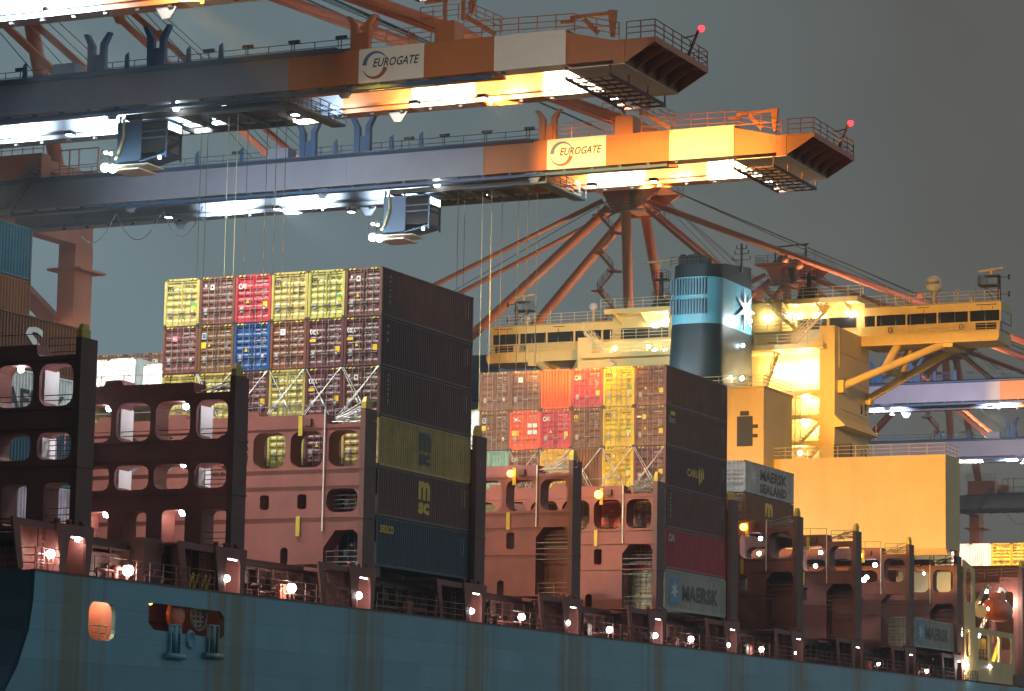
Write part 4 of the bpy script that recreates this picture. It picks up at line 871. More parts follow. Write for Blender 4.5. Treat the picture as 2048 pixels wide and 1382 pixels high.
house_lamp(1500, 642, 116.0, .2, 'lampc'); house_lamp(1486, 691, 115.0, .17, 'lampc'); l_ = bpy.data.lights.new('funnel lamp', 'SPOT'); l_.energy = 1300; l_.color = (.78, .93, 1); l_.spot_size = R(130); l_.shadow_soft_size = .1; o_ = bpy.data.objects.new('funnel_lamp_light', l_); COL.objects.link(o_); o_.location = (117.0, 18.6, 32.3); o_.rotation_euler = Vector((-.75, 1, .12)).to_track_quat('-Z', 'Y').to_euler()
l_ = bpy.data.lights.new('funnel lamp', 'SPOT'); l_.energy = 5200; l_.color = (.86, .95, 1); l_.spot_size = R(100); l_.shadow_soft_size = .1; o_ = bpy.data.objects.new('funnel_lamp_light', l_); COL.objects.link(o_); o_.location = (103.2, 27.0, 26.0); o_.rotation_euler = Vector((1, -.5, 1.15)).to_track_quat('-Z', 'Y').to_euler()  # added spot that brightens the funnel's aft face
mb = MB(); mb.box(102.9, 103.4, 26.8, 27.2, 17.5, 26.0); part('fill_lamp_mast', mb, 'cdark', ship)  # mast added to carry that spot
house_lamp(1484, 757, 114.0, .18, 'lampy'); house_lamp(1459, 752, 112.5, .15, 'lampy')
# side house forward of the block: cream frames, railings, lit lower deck
mb = MB(); a = 116.9
mb.plate([(a, ZD+.2), (a, 8.7), (a+3.6, 8.0), (a+3.6, 2.6), (a+17, 2.6), (a+17, ZD+.2)], [rr(a+.6, 4.8, a+2.7, 7.9, .5), rr(a+.5, -.3, a+1.9, 2.3, .5), rr(a+4.6, -.4, a+8.3, 2.1, .4), rr(a+8.9, -.4, a+11.8, 2.1, .4), rr(a+12.4, -.4, a+16.2, 2.1, .4)], 'y', -.4, -.2)
mb.box(a, a+17, -.2, 6, 2.4, 2.6); mb.box(a, a+17, 6, 6.2, ZD, 12); mb.box(a, a+3.6, -.2, 6, 7.8, 8.0)
frm = cpart('side_house', mb)
mb = MB(); rail_run(mb, (a+3.7, -.3, 2.6), (a+9, -.3, 2.6), 1.0, 6, r=.03); rail_run(mb, (a+4.6, -.15, -.4), (a+8.3, -.15, -.4), 1.0, 3, r=.03); rail_run(mb, (a, -.5, ZD), (a+4, -.5, ZD), 1.05, 5, r=.03); link('railing', mb.mesh('railing'), ['cdark'], frm)
for u, v, r, m_ in ((1975, 1218, .26, 'lampw'), (1985, 1219, .3, 'lampw'), (2010, 1205, .22, 'lampw'), (1973, 1183, .2, 'lampc'), (1957, 1204, .15, 'lampc'), (1955, 1270, .3, 'lampc'), (1923, 1268, .2, 'lampc'), (1931, 1330, .3, 'lampw'), (1980, 1334, .16, 'lampw'), (1965, 1283, .18, 'lampc')):
    p = PY(u, v, 1.2 if v < 1300 else -.4); mb = MB(); mb.sphere(p, r, 10); link('house_lamp', mb.mesh('lamp'), [m_], frm)
    if r > .21: l_ = bpy.data.lights.new('house lamp', 'POINT'); l_.energy = 420; l_.color = (1, .86, .72); l_.shadow_soft_size = r; o_ = bpy.data.objects.new('house_lamp_light', l_); COL.objects.link(o_); o_.location = p+Vector((-.1, -.45, 0))
# last bridge, red, forward of the house
x = 137.0
mb = MB(); mb.plate([(-.0, -2), (-.0, 8.4), (1.9, 8.4), (1.9, 7.9), (14, 7.9), (14, -2)], [rr(.5, 5.2, 2.5, 7.0, .4), rr(3.0, 5.2, 5.3, 7.0, .4), rr(.5, 1.2, 2.5, 4.6, .4), rr(3.0, 1.2, 5.3, 4.6, .4), rr(6, 5.2, 8.3, 7.0, .4)], 'x', x, x+1.0); lb = part('lashing_bridge', mb, 'red', ship)
mb = MB(); mb.box(x-.1, x+1.2, -.45, -.0, ZD, 9.3); link('end_post', mb.mesh('end post'), ['redd'], lb)
mb = MB(); mb.box(x+.1, x+.8, -.4, -.05, 9.3, 10.0); link('cone_guide', mb.mesh('cone guide'), ['post'], lb)
mb = MB(); rail_run(mb, (x+.1, 0, 8.4), (x+.1, 14, 7.9), .9, 8, r=.03); link('railing', mb.mesh('railing'), ['rail'], lb)
mb = MB(); mb.box(x+14, x+14.3, -.4, 40, -2, 10.6); part('bulkhead', mb, 'corange', ship)
mb = MB(); mb.plate([(133.5, ZD+.2), (260, ZD+.2), (260, ZD+2.2), (150, ZD+2.0), (140, ZD+1.4), (133.5, ZD+1.2)], [], 'y', -.55, -.35); part('bulwark', mb, 'redd', ship)
# lifeboat on its davit
lb_root = thing('lifeboat', 'orange enclosed lifeboat hanging in its davit right of the cream house', 'lifeboat', (127.5, -.2, 3.4))
c = Vector((129.0, -.1, 4.6)); mb = MB(); v = []; N_ = 14; prof = [(-3.2, .12, .2), (-2.7, .75, .85), (-1.5, 1.15, 1.2), (0, 1.25, 1.28), (1.5, 1.15, 1.2), (2.7, .75, .9), (3.2, .12, .3)]
for xx, ry, rz in prof:
    for j in range(N_): t = 2*math.pi*j/N_; v.append((c.x+xx, c.y+ry*math.cos(t), c.z+rz*math.sin(t)*(1. if math.sin(t) > 0 else .85)))
mb.add(v, [(i*N_+j, i*N_+(j+1) % N_, (i+1)*N_+(j+1) % N_, (i+1)*N_+j) for i in range(len(prof)-1) for j in range(N_)], 0, True); hb = part('hull', mb, 'orange', lb_root)
mb = MB(); mb.box(c.x-.9, c.x+.9, c.y-.6, c.y+.6, c.z+1.0, c.z+1.7); part('canopy', mb, 'orange', lb_root)
mb = MB(); mb.bar((c.x-3.2, c.y-.2, c.z-.1), (c.x+3.2, c.y-.2, c.z-.1), .1); mb.tube((c.x+3.1, c.y, c.z), (c.x+3.6, c.y, c.z-.6), .1); part('fender', mb, 'cdark', lb_root)
mb = MB()
for dx in (-2.6, 2.6): mb.bar((c.x+dx, 2.5, 2.6), (c.x+dx, .2, 7.0), .3, .3); mb.bar((c.x+dx, .2, 7.0), (c.x+dx, -.3, 6.6), .25, .25); mb.tube((c.x+dx, -.1, 6.6), (c.x+dx, -.1, 5.0), .04)
part('davit', mb, 'cwhite', ship)
mb = MB(); p = PY(1965, 1224, .6); mb.tube((p.x-.6, p.y, p.z), (p.x+.6, p.y+.4, p.z), .62, 16); part('liferaft_drum', mb, 'grey', ship)
mb = MB(); p = PY(1962, 1290, .5); mb.box(p.x-1.2, p.x+1.0, .3, 1.0, p.z-1.2, p.z+.6); mb.bar((p.x+2.0, .2, -1.5), (p.x+5.5, .2, 1.8), .35, .3); part('mooring_winch', mb, 'yellow', ship)
# ================================================================ QUAY CRANES
def spot(name, loc, target, energy, col, size, parent=None, r=.25, blend=.4):
    l = bpy.data.lights.new(name, 'SPOT'); l.energy = energy; l.color = col; l.spot_size = R(size); l.spot_blend = blend; l.shadow_soft_size = r
    o = bpy.data.objects.new(name, l); COL.objects.link(o); o.location = loc; o.rotation_euler = (Vector(target)-Vector(loc)).to_track_quat('-Z', 'Y').to_euler()
    return o
Z0, Z1 = 32.0, 34.25
SEG = [(58.0, 14.05, 0), (14.05, 8.9, 1), (8.9, 4.2, 2), (4.2, -.74, 1), (-.74, -5.67, 2), (-5.67, -8.85, 1)]
def crane():
    root = thing('quay_crane', 'x', 'crane', (0, 58, -11)); root['base'] = (0, 58, -11); mats = ['cgrey', 'corange', 'cwhite']
    for gi, x0 in enumerate((-3.75, 3.75)):
        x1 = x0+1.4; mb = MB()
        for i, (ya, yb, m) in enumerate(SEG):
            zt = Z1 if i < 5 else None
            za, zb = (Z1, Z1) if i < 5 else (Z1-.2, Z1-1.0)
            v = [(x0, ya, Z0), (x1, ya, Z0), (x1, ya, za), (x0, ya, za), (x0, yb, Z0), (x1, yb, Z0), (x1, yb, zb), (x0, yb, zb)]
            f = [(0, 1, 5, 4), (1, 2, 6, 5), (2, 3, 7, 6), (3, 0, 4, 7)]
            if i == 0: f.append((3, 2, 1, 0))
            if i == 5: f.append((4, 5, 6, 7))
            mb.add(v, f, m)
            mb.box(x0-.035, x0-.002, ya, yb, Z1-.09, Z1-.02, m)
            for q_ in range(1, 1+int(abs(ya-yb)/5.4)): mb.box(x0-.014, x0-.002, ya-q_*5.4-.025, ya-q_*5.4+.025, Z0+.02, Z1-.12, m) if ya-q_*5.4 > yb+1 else None
            mb.box(x0-.03, x0-.002, ya-.03, ya+.03, Z0, Z1-.1, m)
        g = part('boom_girder', mb, mats, root, norm=False); fix_normals(g.data)
        xr = x1 if gi == 0 else x0-.34                                   # trolley rail on the inner side
        mb = MB()
        for i, (ya, yb, m) in enumerate(SEG[:4] if gi == 0 else SEG[:5]): mb.box(xr, xr+.34, ya, yb, 31.82, 32.02, m) if gi == 0 else mb.box(xr, xr+.34, ya, yb, 32.3, 32.5, m)
        link('trolley_rail', mb.mesh('trolley rail'), mats, g); mb = MB()
        for i in range(27): y = 56-i*2.2; mb.box(x0+.2, x0+.42, y-.12, y+.12, Z0-.17, Z0-.003)
        if gi == 0: mb.box(x0+.1, x0+.45, 56, -.5, Z0-.38, Z0-.17)
        link('cable_tray', mb.mesh('cable tray'), ['cblue' if gi == 0 else 'cdark'], g)
    # hinge plate and lifting lugs hanging under the girders
    for x0 in (-3.75, 3.75):
        for y in (27.9, 10.2, 45): mb = MB(); mb.plate([(y-.75, Z0), (y+.75, Z0), (y+.25, Z0-.75), (y-.25, Z0-.75)], [], 'x', x0+.5, x0+.62); part('lug', mb, 'cgrey', root)
    # walkway along the top, with rails
    mb = MB(); mb.box(-5.0, -3.78, 58, 10, Z1-.12, Z1-.04); mb.box(-2.3, -1.6, 58, 10, Z1-.2, Z1-.1); part('walkway', mb, 'cblue', root)
    mb = MB(); rail_run(mb, (-2.4, 58, Z1), (-2.4, 9.5, Z1), 1.15, 28, r=.03); rail_run(mb, (3.8, 58, Z1), (3.8, 9.5, Z1), 1.15, 28, r=.03); mb.bar((-3.0, 58, Z1+.25), (-3.0, 10, Z1+.25), .12, .18); part('walkway_railing', mb, 'cblue', root)
    mb = MB(); rail_run(mb, (-3.7, 8.6, Z1), (-3.7, 3.8, Z1), 1.1, 3, r=.035); rail_run(mb, (-3.7, 1.5, Z1), (-3.7, -6.2, Z1-.2), 1.15, 6, r=.035); rail_run(mb, (-3.7, -6.2, Z1-.2), (-3.7, -9.2, Z1-1.0), 1.1, 2, r=.035); part('tip_railing', mb, 'corail', root)
    # horn-shaped stay guides
    for y, h, c in ((29.1, 2.95, 'cblue'), (24.4, 3.05, 'cblue'), (9.0, 2.3, 'corange')):
        mb = MB()
        for s in (-1, 1):
            o = y+s*.45; mb.plate([(o-.22, Z1), (o+.22, Z1), (o+.22+s*.05, Z1+h*.75), (o+.12+s*.5, Z1+h), (o-.18+s*.45, Z1+h), (o-.22, Z1+h*.72)], [], 'x', -3.6, -3.2)
        mb.box(-3.5, -3.3, y-.3, y+.3, Z1, Z1+h*.5); part('stay_guide', mb, c, root)
    for y in (26.8, 22, 19.5, 35, 39): mb = MB(); mb.plate([(y-.15, Z1), (y+.25, Z1), (y+.2, Z1+1.3), (y-.05, Z1+1.5)], [], 'x', -3.3, -3.15); part('rope_support', mb, 'cblue', root)
    mb = MB(); mb.box(-3.7, -2.5, 30.7, 32.5, Z1, Z1+1.05); part('stay_block', mb, 'cgrey', root)
    for y in (11, 14.5, 18, 21, 30, 36): mb = MB(); mb.box(-2.5, -2.3, y-.4, y+.4, Z1+1.2, Z1+1.4); mb.bar((-2.4, y, Z1), (-2.4, y, Z1+1.2), .05); part('boom_lamp', mb, 'cdark', root)
    # tip: stay anchorage tower, stairs, service jib
    mb = MB(); mb.box(-3.6, -2.2, 2.2, 3.6, Z1, Z1+1.35); mb.box(4.0, 5.1, 2.2, 3.6, Z1, Z1+1.35); mb.box(-3.5, 5.0, 2.4, 3.2, Z1+1.1, Z1+1.35); part('stay_anchor', mb, 'corange', root); mb = MB()
    mb.box(-3.5, -3.25, 2.9, 3.1, Z1+1.35, Z1+2.9); mb.box(-3.5, -3.25, 1.6, 1.8, Z1+1.35, Z1+2.9); mb.bar((-3.4, 4.4, Z1+2.75), (-3.4, 1.2, Z1+2.95), .25, .25); mb.plate([(1.3, Z1+2.95), (.8, Z1+2.95), (1.0, Z1+1.7), (1.2, Z1+1.7)], [], 'x', -3.5, -3.2)
    rail_run(mb, (-3.7, 4.6, Z1+1.3), (-3.7, 1.0, Z1+1.3), 1.05, 4, r=.03)
    mb.bar((-3.6, 1.4, Z1+1.5), (-3.6, -.7, Z1+.15), .12, .3); rail_run(mb, (-3.7, 1.2, Z1+1.4), (-3.7, -1.2, Z1+.2), 1.0, 4, r=.03); part('service_jib', mb, 'corange', root); mb = MB()
    mb.bar((-3.0, -5.6, Z1+.9), (-3.0, -8.4, Z1+.95), .22, .22); mb.plate([(-8.2, Z1+1.1), (-8.75, Z1+1.1), (-8.6, Z1-.6), (-8.4, Z1-.6)], [], 'x', -3.2, -2.9); mb.box(-3.2, -2.9, -5.0, -5.9, Z1+.55, Z1+.75); mb.bar((-3.2, -6.6, Z1+.7), (-3.2, -7.6, Z1-.3), .1, .3)
    part('tip_jib', mb, 'corange', root)
    # end beam, cantilever platform and hanging service frame
    mb = MB(); mb.box(-3.75, 5.15, -9.6, -8.86, Z0-.25, Z0+1.25); part('end_beam', mb, 'corange', root)
    mb = MB(); mb.box(-3.75, 5.15, -9.62, -5.6, Z0-.31, Z0-.26); part('end_plate', mb, 'cwhite', root)
    mb = MB(); mb.box(-3.75, 5.15, -11.6, -9.61, Z0+1.14, Z0+1.24)
    for i in range(6): x = -3.7+i*1.76; mb.plate([(-9.61, Z0-.2), (-9.61, Z0+1.14), (-11.6, Z0+1.14), (-11.6, Z0+.95)], [], 'x', x, x+.08)
    mb.box(-3.75, 5.15, -11.66, -11.6, Z0+.9, Z0+1.3); part('end_platform', mb, 'corange', root)
    mb = MB()
    for a, b in (((-3.7, -9.7), (-3.7, -11.6)), ((-3.7, -11.6), (5.1, -11.6)), ((5.1, -11.6), (5.1, -9.7))): rail_run(mb, (*a, Z0+1.25), (*b, Z0+1.25), 1.1, 2 if a[0] == b[0] else 6, r=.035)
    mb.bar((1.8, -11.6, Z0+1.3), (1.8, -12.3, Z0+2.9), .14); mb.bar((1.2, -11.5, Z0+2.3), (1.8, -12.2, Z0+2.6), .08); part('platform_railing', mb, 'rail', root)
    mb = MB()
    for y in (-5.75, -8.7):
        mb.bar((-4.0, y, Z0-.95), (5.2, y, Z0-.95), .1, .22)
        for x in (-3.9, -.9, 2.2, 5.1): mb.bar((x, y, Z0-.95), (x, y, Z0-.28), .09)
    for i in range(9): x = -3.8+i*1.1; mb.bar((x, -5.75, Z0-1.0), (x, -8.7, Z0-1.0), .07, .12)
    for y in (-6.5, -7.2, -7.9): mb.bar((-4.0, y, Z0-1.0), (5.2, y, Z0-1.0), .05, .07)
    mb.bar((-4.0, -5.75, Z0-.25), (5.2, -5.75, Z0-.25), .1, .1); part('service_frame', mb, 'redd', root)
    # red beacon
    mb = MB(); mb.sphere((1.9, -12.45, Z0+3.0), .21, 12); bc = part('beacon', mb, 'lampr', root)
    # company lettering on the near girder
    xg = -3.755
    o = letters('company_lettering', 'EUROGATE', 'black', root, (xg, 7.95, 33.0), .78, 'x', bold=.018, shear=.32, width=3.35); o.location = -Vector(root['base'])
    for t0, t1, mk in ((20, 178, 'slate'), (200, 345, 'brownred')):
        n = 22; a = []; b = []
        for i in range(n+1):
            t = R(t0+(t1-t0)*i/n); q = i/n; th = .30*(1-q) if mk == 'brownred' and False else (.04+.28*(q if mk == 'slate' else q)); a.append((7.75-.92*math.cos(t), 33.12+.92*math.sin(t))); b.append((7.75-(.92-th)*math.cos(t), 33.12+(.92-th)*math.sin(t)))
        mb = MB(); mb.plate(a+b[::-1], [], 'x', xg-.002, xg+.004); part('company_ring', mb, mk, root)
    # A-frame: mast legs, back legs, stays
    AY, AZ = 61.5, 60
    for s in (-1, 1): mb = MB(); mb.tube((s*8.2, 58.6, 33.5), (s*2.8, AY+.4, AZ-.5), .62, 12); part('mast_leg', mb, 'cleg', root)
    for s in (-1, 1): mb = MB(); mb.tube((s*8.4, 91, 33), (s*2.8, AY+2.6, AZ-2), .62, 12); part('back_leg', mb, 'cleg', root); mb = MB(); mb.tube((s*2.8, AY+3.5, AZ-1), (s*4.5, 120, 36), .32, 8); part('back_stay', mb, 'cleg', root)
    for s in (-1, 1): mb = MB(); mb.tube((s*2.2, AY-2, AZ-1.2), (s*3.2+.4, 3.0, Z1+1.2), .30, 8); mb.sphere((s*3.0+.3, 24, 44.9), .5, 8); mb.sphere((s*2.6+.2, 41, 50.3), .5, 8); part('outer_stay', mb, 'cleg', root)
    for s in (-1, 1): mb = MB(); mb.bar((s*2.2, AY-2, AZ-2.2), (s*3.8+.5, 32.2, Z1+.3), .5, .45); mb.sphere((s*3.0+.3, 47, 47.2), .5, 8); mb.sphere((s*3.3+.3, 41, 42), .5, 8); part('inner_stay', mb, 'cleg', root)
    mb = MB()
    for s, q in ((-1, 0), (1, 0), (-.4, .3), (.4, .3)): mb.tube((s*1.6, AY-4, AZ+.6), (s*2.4, 4+q*8, Z1+1.4), .05, 5); mb.tube((s*2.0, AY-3, AZ-.3), (s*3.4, 34-q*14, Z1+.5), .035, 5)
    mb.tube((0, AY+3, AZ), (0, 110, 38), .05, 5); part('hoist_rope', mb, 'rope', root)
    mb = MB(); mb.box(-4.2, 4.2, AY-4.6, AY+4.6, AZ+.2, AZ+.45); mb.plate([(AY-4.6, AZ+.2), (AY+3.6, AZ+.2), (AY+2.2, AZ-2.4), (AY-1.0, AZ-2.4)], [], 'x', -3.0, -2.6); mb.plate([(AY-4.6, AZ+.2), (AY+3.6, AZ+.2), (AY+2.2, AZ-2.4), (AY-1.0, AZ-2.4)], [], 'x', 2.6, 3.0); mb.box(-3, 3, AY-1, AY+1, AZ-2.2, AZ-.2); part('apex_head', mb, 'cleg', root)
    mb = MB(); mb.tube((-1.2, AY-1, AZ+1.2), (1.2, AY-1, AZ+1.2), .75, 12); mb.tube((-1.2, AY+1.6, AZ+1.3), (1.2, AY+1.6, AZ+1.3), .75, 12); mb.box(-2.2, 2.2, AY-2.4, AY+2.6, AZ+.46, AZ+1.0); mb.bar((0, AY+3.4, AZ+3.4), (0, AY-2, AZ+3.6), .2); mb.bar((0, AY-1.6, AZ+3.6), (0, AY-1.6, AZ+.4), .25); mb.bar((0, AY+3, AZ+3.4), (0, AY+3, AZ+.4), .2); part('rope_sheave', mb, 'cdark', root)
    mb = MB()
    for z in (AZ+.46, AZ-2.6):
        for a, b in (((-4.1, -4.5), (-4.1, 4.5)), ((-4.1, 4.5), (4.1, 4.5)), ((-4.1, -4.5), (4.1, -4.5))): rail_run(mb, (a[0], AY+a[1]*(1 if z > AZ else .6), z), (b[0], AY+b[1]*(1 if z > AZ else .6), z), 1.1, 5, r=.04)
    mb.box(-4.2, -3.2, AY-2.6, AY+3.2, AZ-2.75, AZ-2.6); part('apex_railing', mb, 'crail', root)
    # zigzag stair up the near mast leg
    mb = MB(); pts = []; n = 9
    for i in range(n+1):
        t = i/n; z = 34.5+(AZ-37.5)*t; x = -8.6+5.4*t; y = 60.8+2.4*t; pts.append((x-.6, y+(1.8 if i % 2 else -.3), z))
    for i, (a, b) in enumerate(zip(pts, pts[1:])):
        a, b = Vector(a), Vector(b); mb.bar(a, b, .7, .1)
        for k in range(6): c = a.lerp(b, k/6); mb.box(c.x-.35, c.x+.35, c.y-.14, c.y+.14, c.z+.05, c.z+.12)
        rail_run(mb, a+Vector((-.35, 0, 0)), b+Vector((-.35, 0, 0)), 1.05, 3, r=.04); mb.box(b.x-.6, b.x+.9, b.y-.7, b.y+.7, b.z-.12, b.z+.05); 
    part('mast_stair', mb, 'cleg', root)
    # portal: legs, sill beams, machinery girder
    for s in (-1, 1):
        mb = MB(); xx = s*14.0; mb.box(xx-1.35, xx+1.35, 60.6, 62.3, -10.6, 32.4); mb.box(xx-2.0, xx+2.0, 59.6, 63, 30.1, 30.3); part('portal_leg', mb, 'cleg', root)
        mb = MB(); mb.box(xx-1.2, xx+1.2, 89, 91, -10.6, 33); part('portal_leg', mb, 'cleg', root)
        mb = MB(); mb.box(xx-1.0, xx+1.0, 62.3, 89, 6, 9); part('sill_beam', mb, 'cleg', root)
    mb = MB(); mb.box(-15.4, 15.4, 60.7, 62.2, 32.4, 34.2); part('portal_beam', mb, 'cleg', root); mb = MB(); mb.box(-15.4, 15.4, 88.5, 91.5, 30.4, 32.4); part('portal_beam', mb, 'cleg', root)
    for x0 in (-3.75, 3.75): mb = MB(); mb.box(x0, x0+1.4, 58.1, 118, Z0, Z1); part('back_girder', mb, 'cgrey', root)
    mb = MB(); mb.box(-4.5, 5.9, 78, 96, 34.4, 40); part('machinery_house', mb, 'cblue', root)
    # hinge tower where the boom meets the portal, with its stair and landings
    mb = MB(); mb.box(-3.7, -2.4, 53.2, 57.8, Z1, Z1+2.3); mb.box(3.8, 5.1, 53.2, 57.8, Z1, Z1+2.3); mb.box(-3.7, 5.1, 54.2, 55.2, Z1+1.4, Z1+2.3); part('hinge_tower', mb, 'cleg', root)
    mb = MB(); rail_run(mb, (-3.8, 53, Z1+2.3), (-3.8, 58, Z1+2.3), 1.1, 5, r=.035)
    for y in (50.4, 51.3, 52.2, 48.6): mb.tube((-2.6, y, Z1), (-2.6, y, Z1+2.6), .07, 6)
    mb.bar((-2.6, 48.6, Z1+2.6), (-2.6, 52.2, Z1+2.6), .1); mb.bar((-2.6, 48.6, Z1+1.3), (-2.6, 52.2, Z1+1.3), .07); part('hinge_railing', mb, 'cleg', root)
    a, b = Vector((-4.3, 55.6, Z0+.1)), Vector((-4.3, 53.3, Z1+.9)); mb = MB()
    for k in range(11): c = a.lerp(b, k/10); mb.box(c.x-.45, c.x+.45, c.y-.14, c.y+.14, c.z-.03, c.z+.03)
    for dx in (-.47, .47): mb.bar(a+Vector((dx, 0, 0)), b+Vector((dx, 0, 0)), .05, .2); rail_run(mb, a+Vector((dx, 0, 0)), b+Vector((dx, 0, 0)), 1.0, 4, r=.03)
    mb.box(-4.9, -3.8, 55.6, 58.5, Z0-.05, Z0+.05); rail_run(mb, (-4.9, 55.7, Z0+.05), (-4.9, 58.5, Z0+.05), 1.05, 3, r=.03); part('hinge_stair', mb, 'crail', root)
    mb = MB(); y = 52.0                                                  # festoon cables sagging under the boom
    for w_ in (4.2, 4.4, 3.6):
        mb.path([(-1.0, y-w_*t/10, 31.8-2.3*4*(t/10)*(1-t/10)) for t in range(11)], .045, 5); y -= w_
    part('festoon_cable', mb, 'galv', root)
    mb = MB()                                                            # leg access: platform, lift door, stairs
    xx = 14.0-1.35
    mb.box(xx-1.4, xx-.01, 60.4, 64.5, 23.0, 23.15); rail_run(mb, (xx-1.4, 60.4, 23.15), (xx-1.4, 64.5, 23.15), 1.1, 4, r=.035); mb.box(xx-.25, xx-.01, 60.9, 61.8, 23.2, 25.3); mb.bar((xx-.7, 64.2, 23.2), (xx-.7, 67, 27.5), .8, .12); rail_run(mb, (xx-1.1, 64.2, 23.2), (xx-1.1, 67, 27.5), 1.0, 4, r=.035); mb.bar((xx, 62.3, 25.5), (xx, 67.0, 29.8), 1.2, 1.2)
    part('leg_landing', mb, 'cleg', root)
    mb = MB(); mb.box(xx-.27, xx-.252, 61.15, 61.55, 24.0, 25.0); part('leg_lamp', mb, 'winlit', root)
    # floodlight housings between the girders, plus an added outer pair for boom-front spots
    for x, y in ((2.4, -4.4), (2.4, 3), (2.4, 8), (2.4, 17), (2.4, 35), (2.4, 45), (5.35, 30), (5.35, -5)):
        mb = MB(); mb.box(x-.3, x+.3, y-.3, y+.3, Z0-.12, Z0+.12); fl = part('floodlight', mb, 'cdark', root); mb = MB(); mb.box(x-.22, x+.22, y-.22, y+.22, Z0-.16, Z0-.125); link('floodlight_glass', mb.mesh('floodlight glass'), ['lamph'], fl)
    return root
def trolley():
    root = thing('crane_trolley', 'x', 'crane trolley', (0, 25, 31)); root['base'] = (0, 25, 31); y0, y1 = 15.2, 27.4
    mb = MB()
    for x in (-2.2, 3.2): mb.box(x-.15, x+.15, y0, y1, 31.35, 31.7)
    for i in range(7): y = y0+(y1-y0)*i/6; mb.box(-2.2, 3.2, y-.12, y+.12, 31.4, 31.65)
    mb.box(-1.2, 2.2, 17.5, 20.2, 31.7, 32.6); mb.tube((-1.5, 22, 32.1), (2.5, 22, 32.1), .5, 12); mb.tube((-1.5, 24, 32.1), (2.5, 24, 32.1), .5, 12); part('trolley_frame', mb, 'cdark', root)
    mb = MB(); mb.box(-3.2, 4.0, 14.0, 15.0, 31.15, 31.3); mb.box(-3.2, -2.4, 14, 21, 31.15, 31.25)
    rail_run(mb, (-3.2, 14, 31.3), (4.0, 14, 31.3), 1.0, 6, r=.035); rail_run(mb, (-3.2, 15, 31.3), (4.0, 15, 31.3), 1.0, 6, r=.035); part('trolley_gangway', mb, 'cblue', root)
    mb = MB(); mb.box(-3.1, -1.2, 25.7, 27.5, 28.3, 30.9); mb.box(-3.1, -1.2, 23.6, 27.5, 30.9, 31.02)
    for p_, q_ in (((-3.05, 23.65), (-3.05, 23.65)), ((-1.25, 23.65), (-1.25, 23.65)), ((-3.05, 25.65), (-3.05, 25.65))): mb.box(p_[0]-.06, p_[0]+.06, p_[1]-.06, p_[1]+.06, 28.4, 30.9)
    for z in (30.2, 29.75): mb.box(-3.11, -3.03, 23.6, 25.7, z, z+.1); mb.box(-3.1, -1.2, 23.58, 23.66, z, z+.1)
    mb.add([(-3.1, 25.7, 28.3), (-3.1, 23.6, 28.75), (-1.2, 23.6, 28.75), (-1.2, 25.7, 28.3), (-3.1, 25.7, 28.18), (-3.1, 23.6, 28.6), (-1.2, 23.6, 28.6), (-1.2, 25.7, 28.18)], [(0, 1, 2, 3), (4, 5, 6, 7), (0, 1, 5, 4), (1, 2, 6, 5), (2, 3, 7, 6), (3, 0, 4, 7)])
    cab = part('driver_cab', mb, 'cblue', root)
    mb = MB(); mb.box(-3.06, -3.0, 23.7, 25.65, 28.8, 30.85); mb.box(-3.0, -1.3, 23.66, 23.69, 28.8, 30.85); link('window', mb.mesh('window'), ['glass'], cab)
    mb = MB(); mb.box(-1.28, -1.2, 23.7, 25.7, 28.7, 30.9); mb.box(-2.4, -1.6, 24.3, 25.0, 28.7, 29.6); link('cab_interior', mb.mesh('interior'), ['cdark'], cab)
    mb = MB(); mb.box(-2.9, -1.3, 23.62, 23.64, 30.35, 30.8); mb.sphere((-3.3, 24.0, 28.35), .13, 8); link('cab_lamp', mb.mesh('cab lamp'), ['lamph'], cab)
    mb = MB(); mb.box(-3.3, -1.0, 25.6, 27.8, 27.7, 27.82); link('foot_plate', mb.mesh('foot plate'), ['cwhite'], cab); mb = MB(); mb.box(-3.2, -1.1, 25.0, 27.9, 28.0, 28.1); link('cab_floor', mb.mesh('cab floor'), ['cwhite'], cab); mb = MB(); rail_run(mb, (-3.3, 27.9, 27.9), (-3.3, 28.6, 27.9), 1.2, 1, r=.03); mb.bar((-3.0, 27.5, 28.2), (-3.0, 28.6, 28.2), .1); mb.bar((-3.0, 27.5, 29.2), (-3.0, 28.5, 29.2), .06); link('lamp_bracket', mb.mesh('lamp bracket'), ['cdark'], cab)
    for y in (25.8, 27.4): mb = MB(); mb.bar((-2.9, y, 30.9), (-2.9, y, 31.5), .12); link('hanger', mb.mesh('hanger'), ['cdark'], cab)
    mb = MB()
    for x, y, z, r in ((-3.3, 28.25, 27.95, .30), (-3.3, 27.65, 27.85, .30), (-3.2, 28.3, 29.0, .13), (-3.2, 27.9, 28.9, .13)): mb.sphere((x, y, z), r, 10)
    mb.sphere((-2.75, 23.2, 31.75), .24, 10); part('trolley_floodlight', mb, 'lamph', root)
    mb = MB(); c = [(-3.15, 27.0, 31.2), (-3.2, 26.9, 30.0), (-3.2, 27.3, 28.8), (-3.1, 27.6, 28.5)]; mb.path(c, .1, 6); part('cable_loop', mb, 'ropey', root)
    mb = MB()
    for i, y in enumerate((15.6, 16.6, 17.6, 18.5, 19.6, 20.6, 21.6, 22.4)): mb.tube((-1.2+.5*(i % 3), y, 31.5), (-1.2+.5*(i % 3), y, 14), .028, 5, 1 if i in (4, 5) else 0)  # yellow puts the lamplight on the ropes into their colour
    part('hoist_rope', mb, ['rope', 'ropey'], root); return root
CX = [-16.29+3.75, 13+3.75, 42.29+3.75, 184.5, 243.0, 320.0]
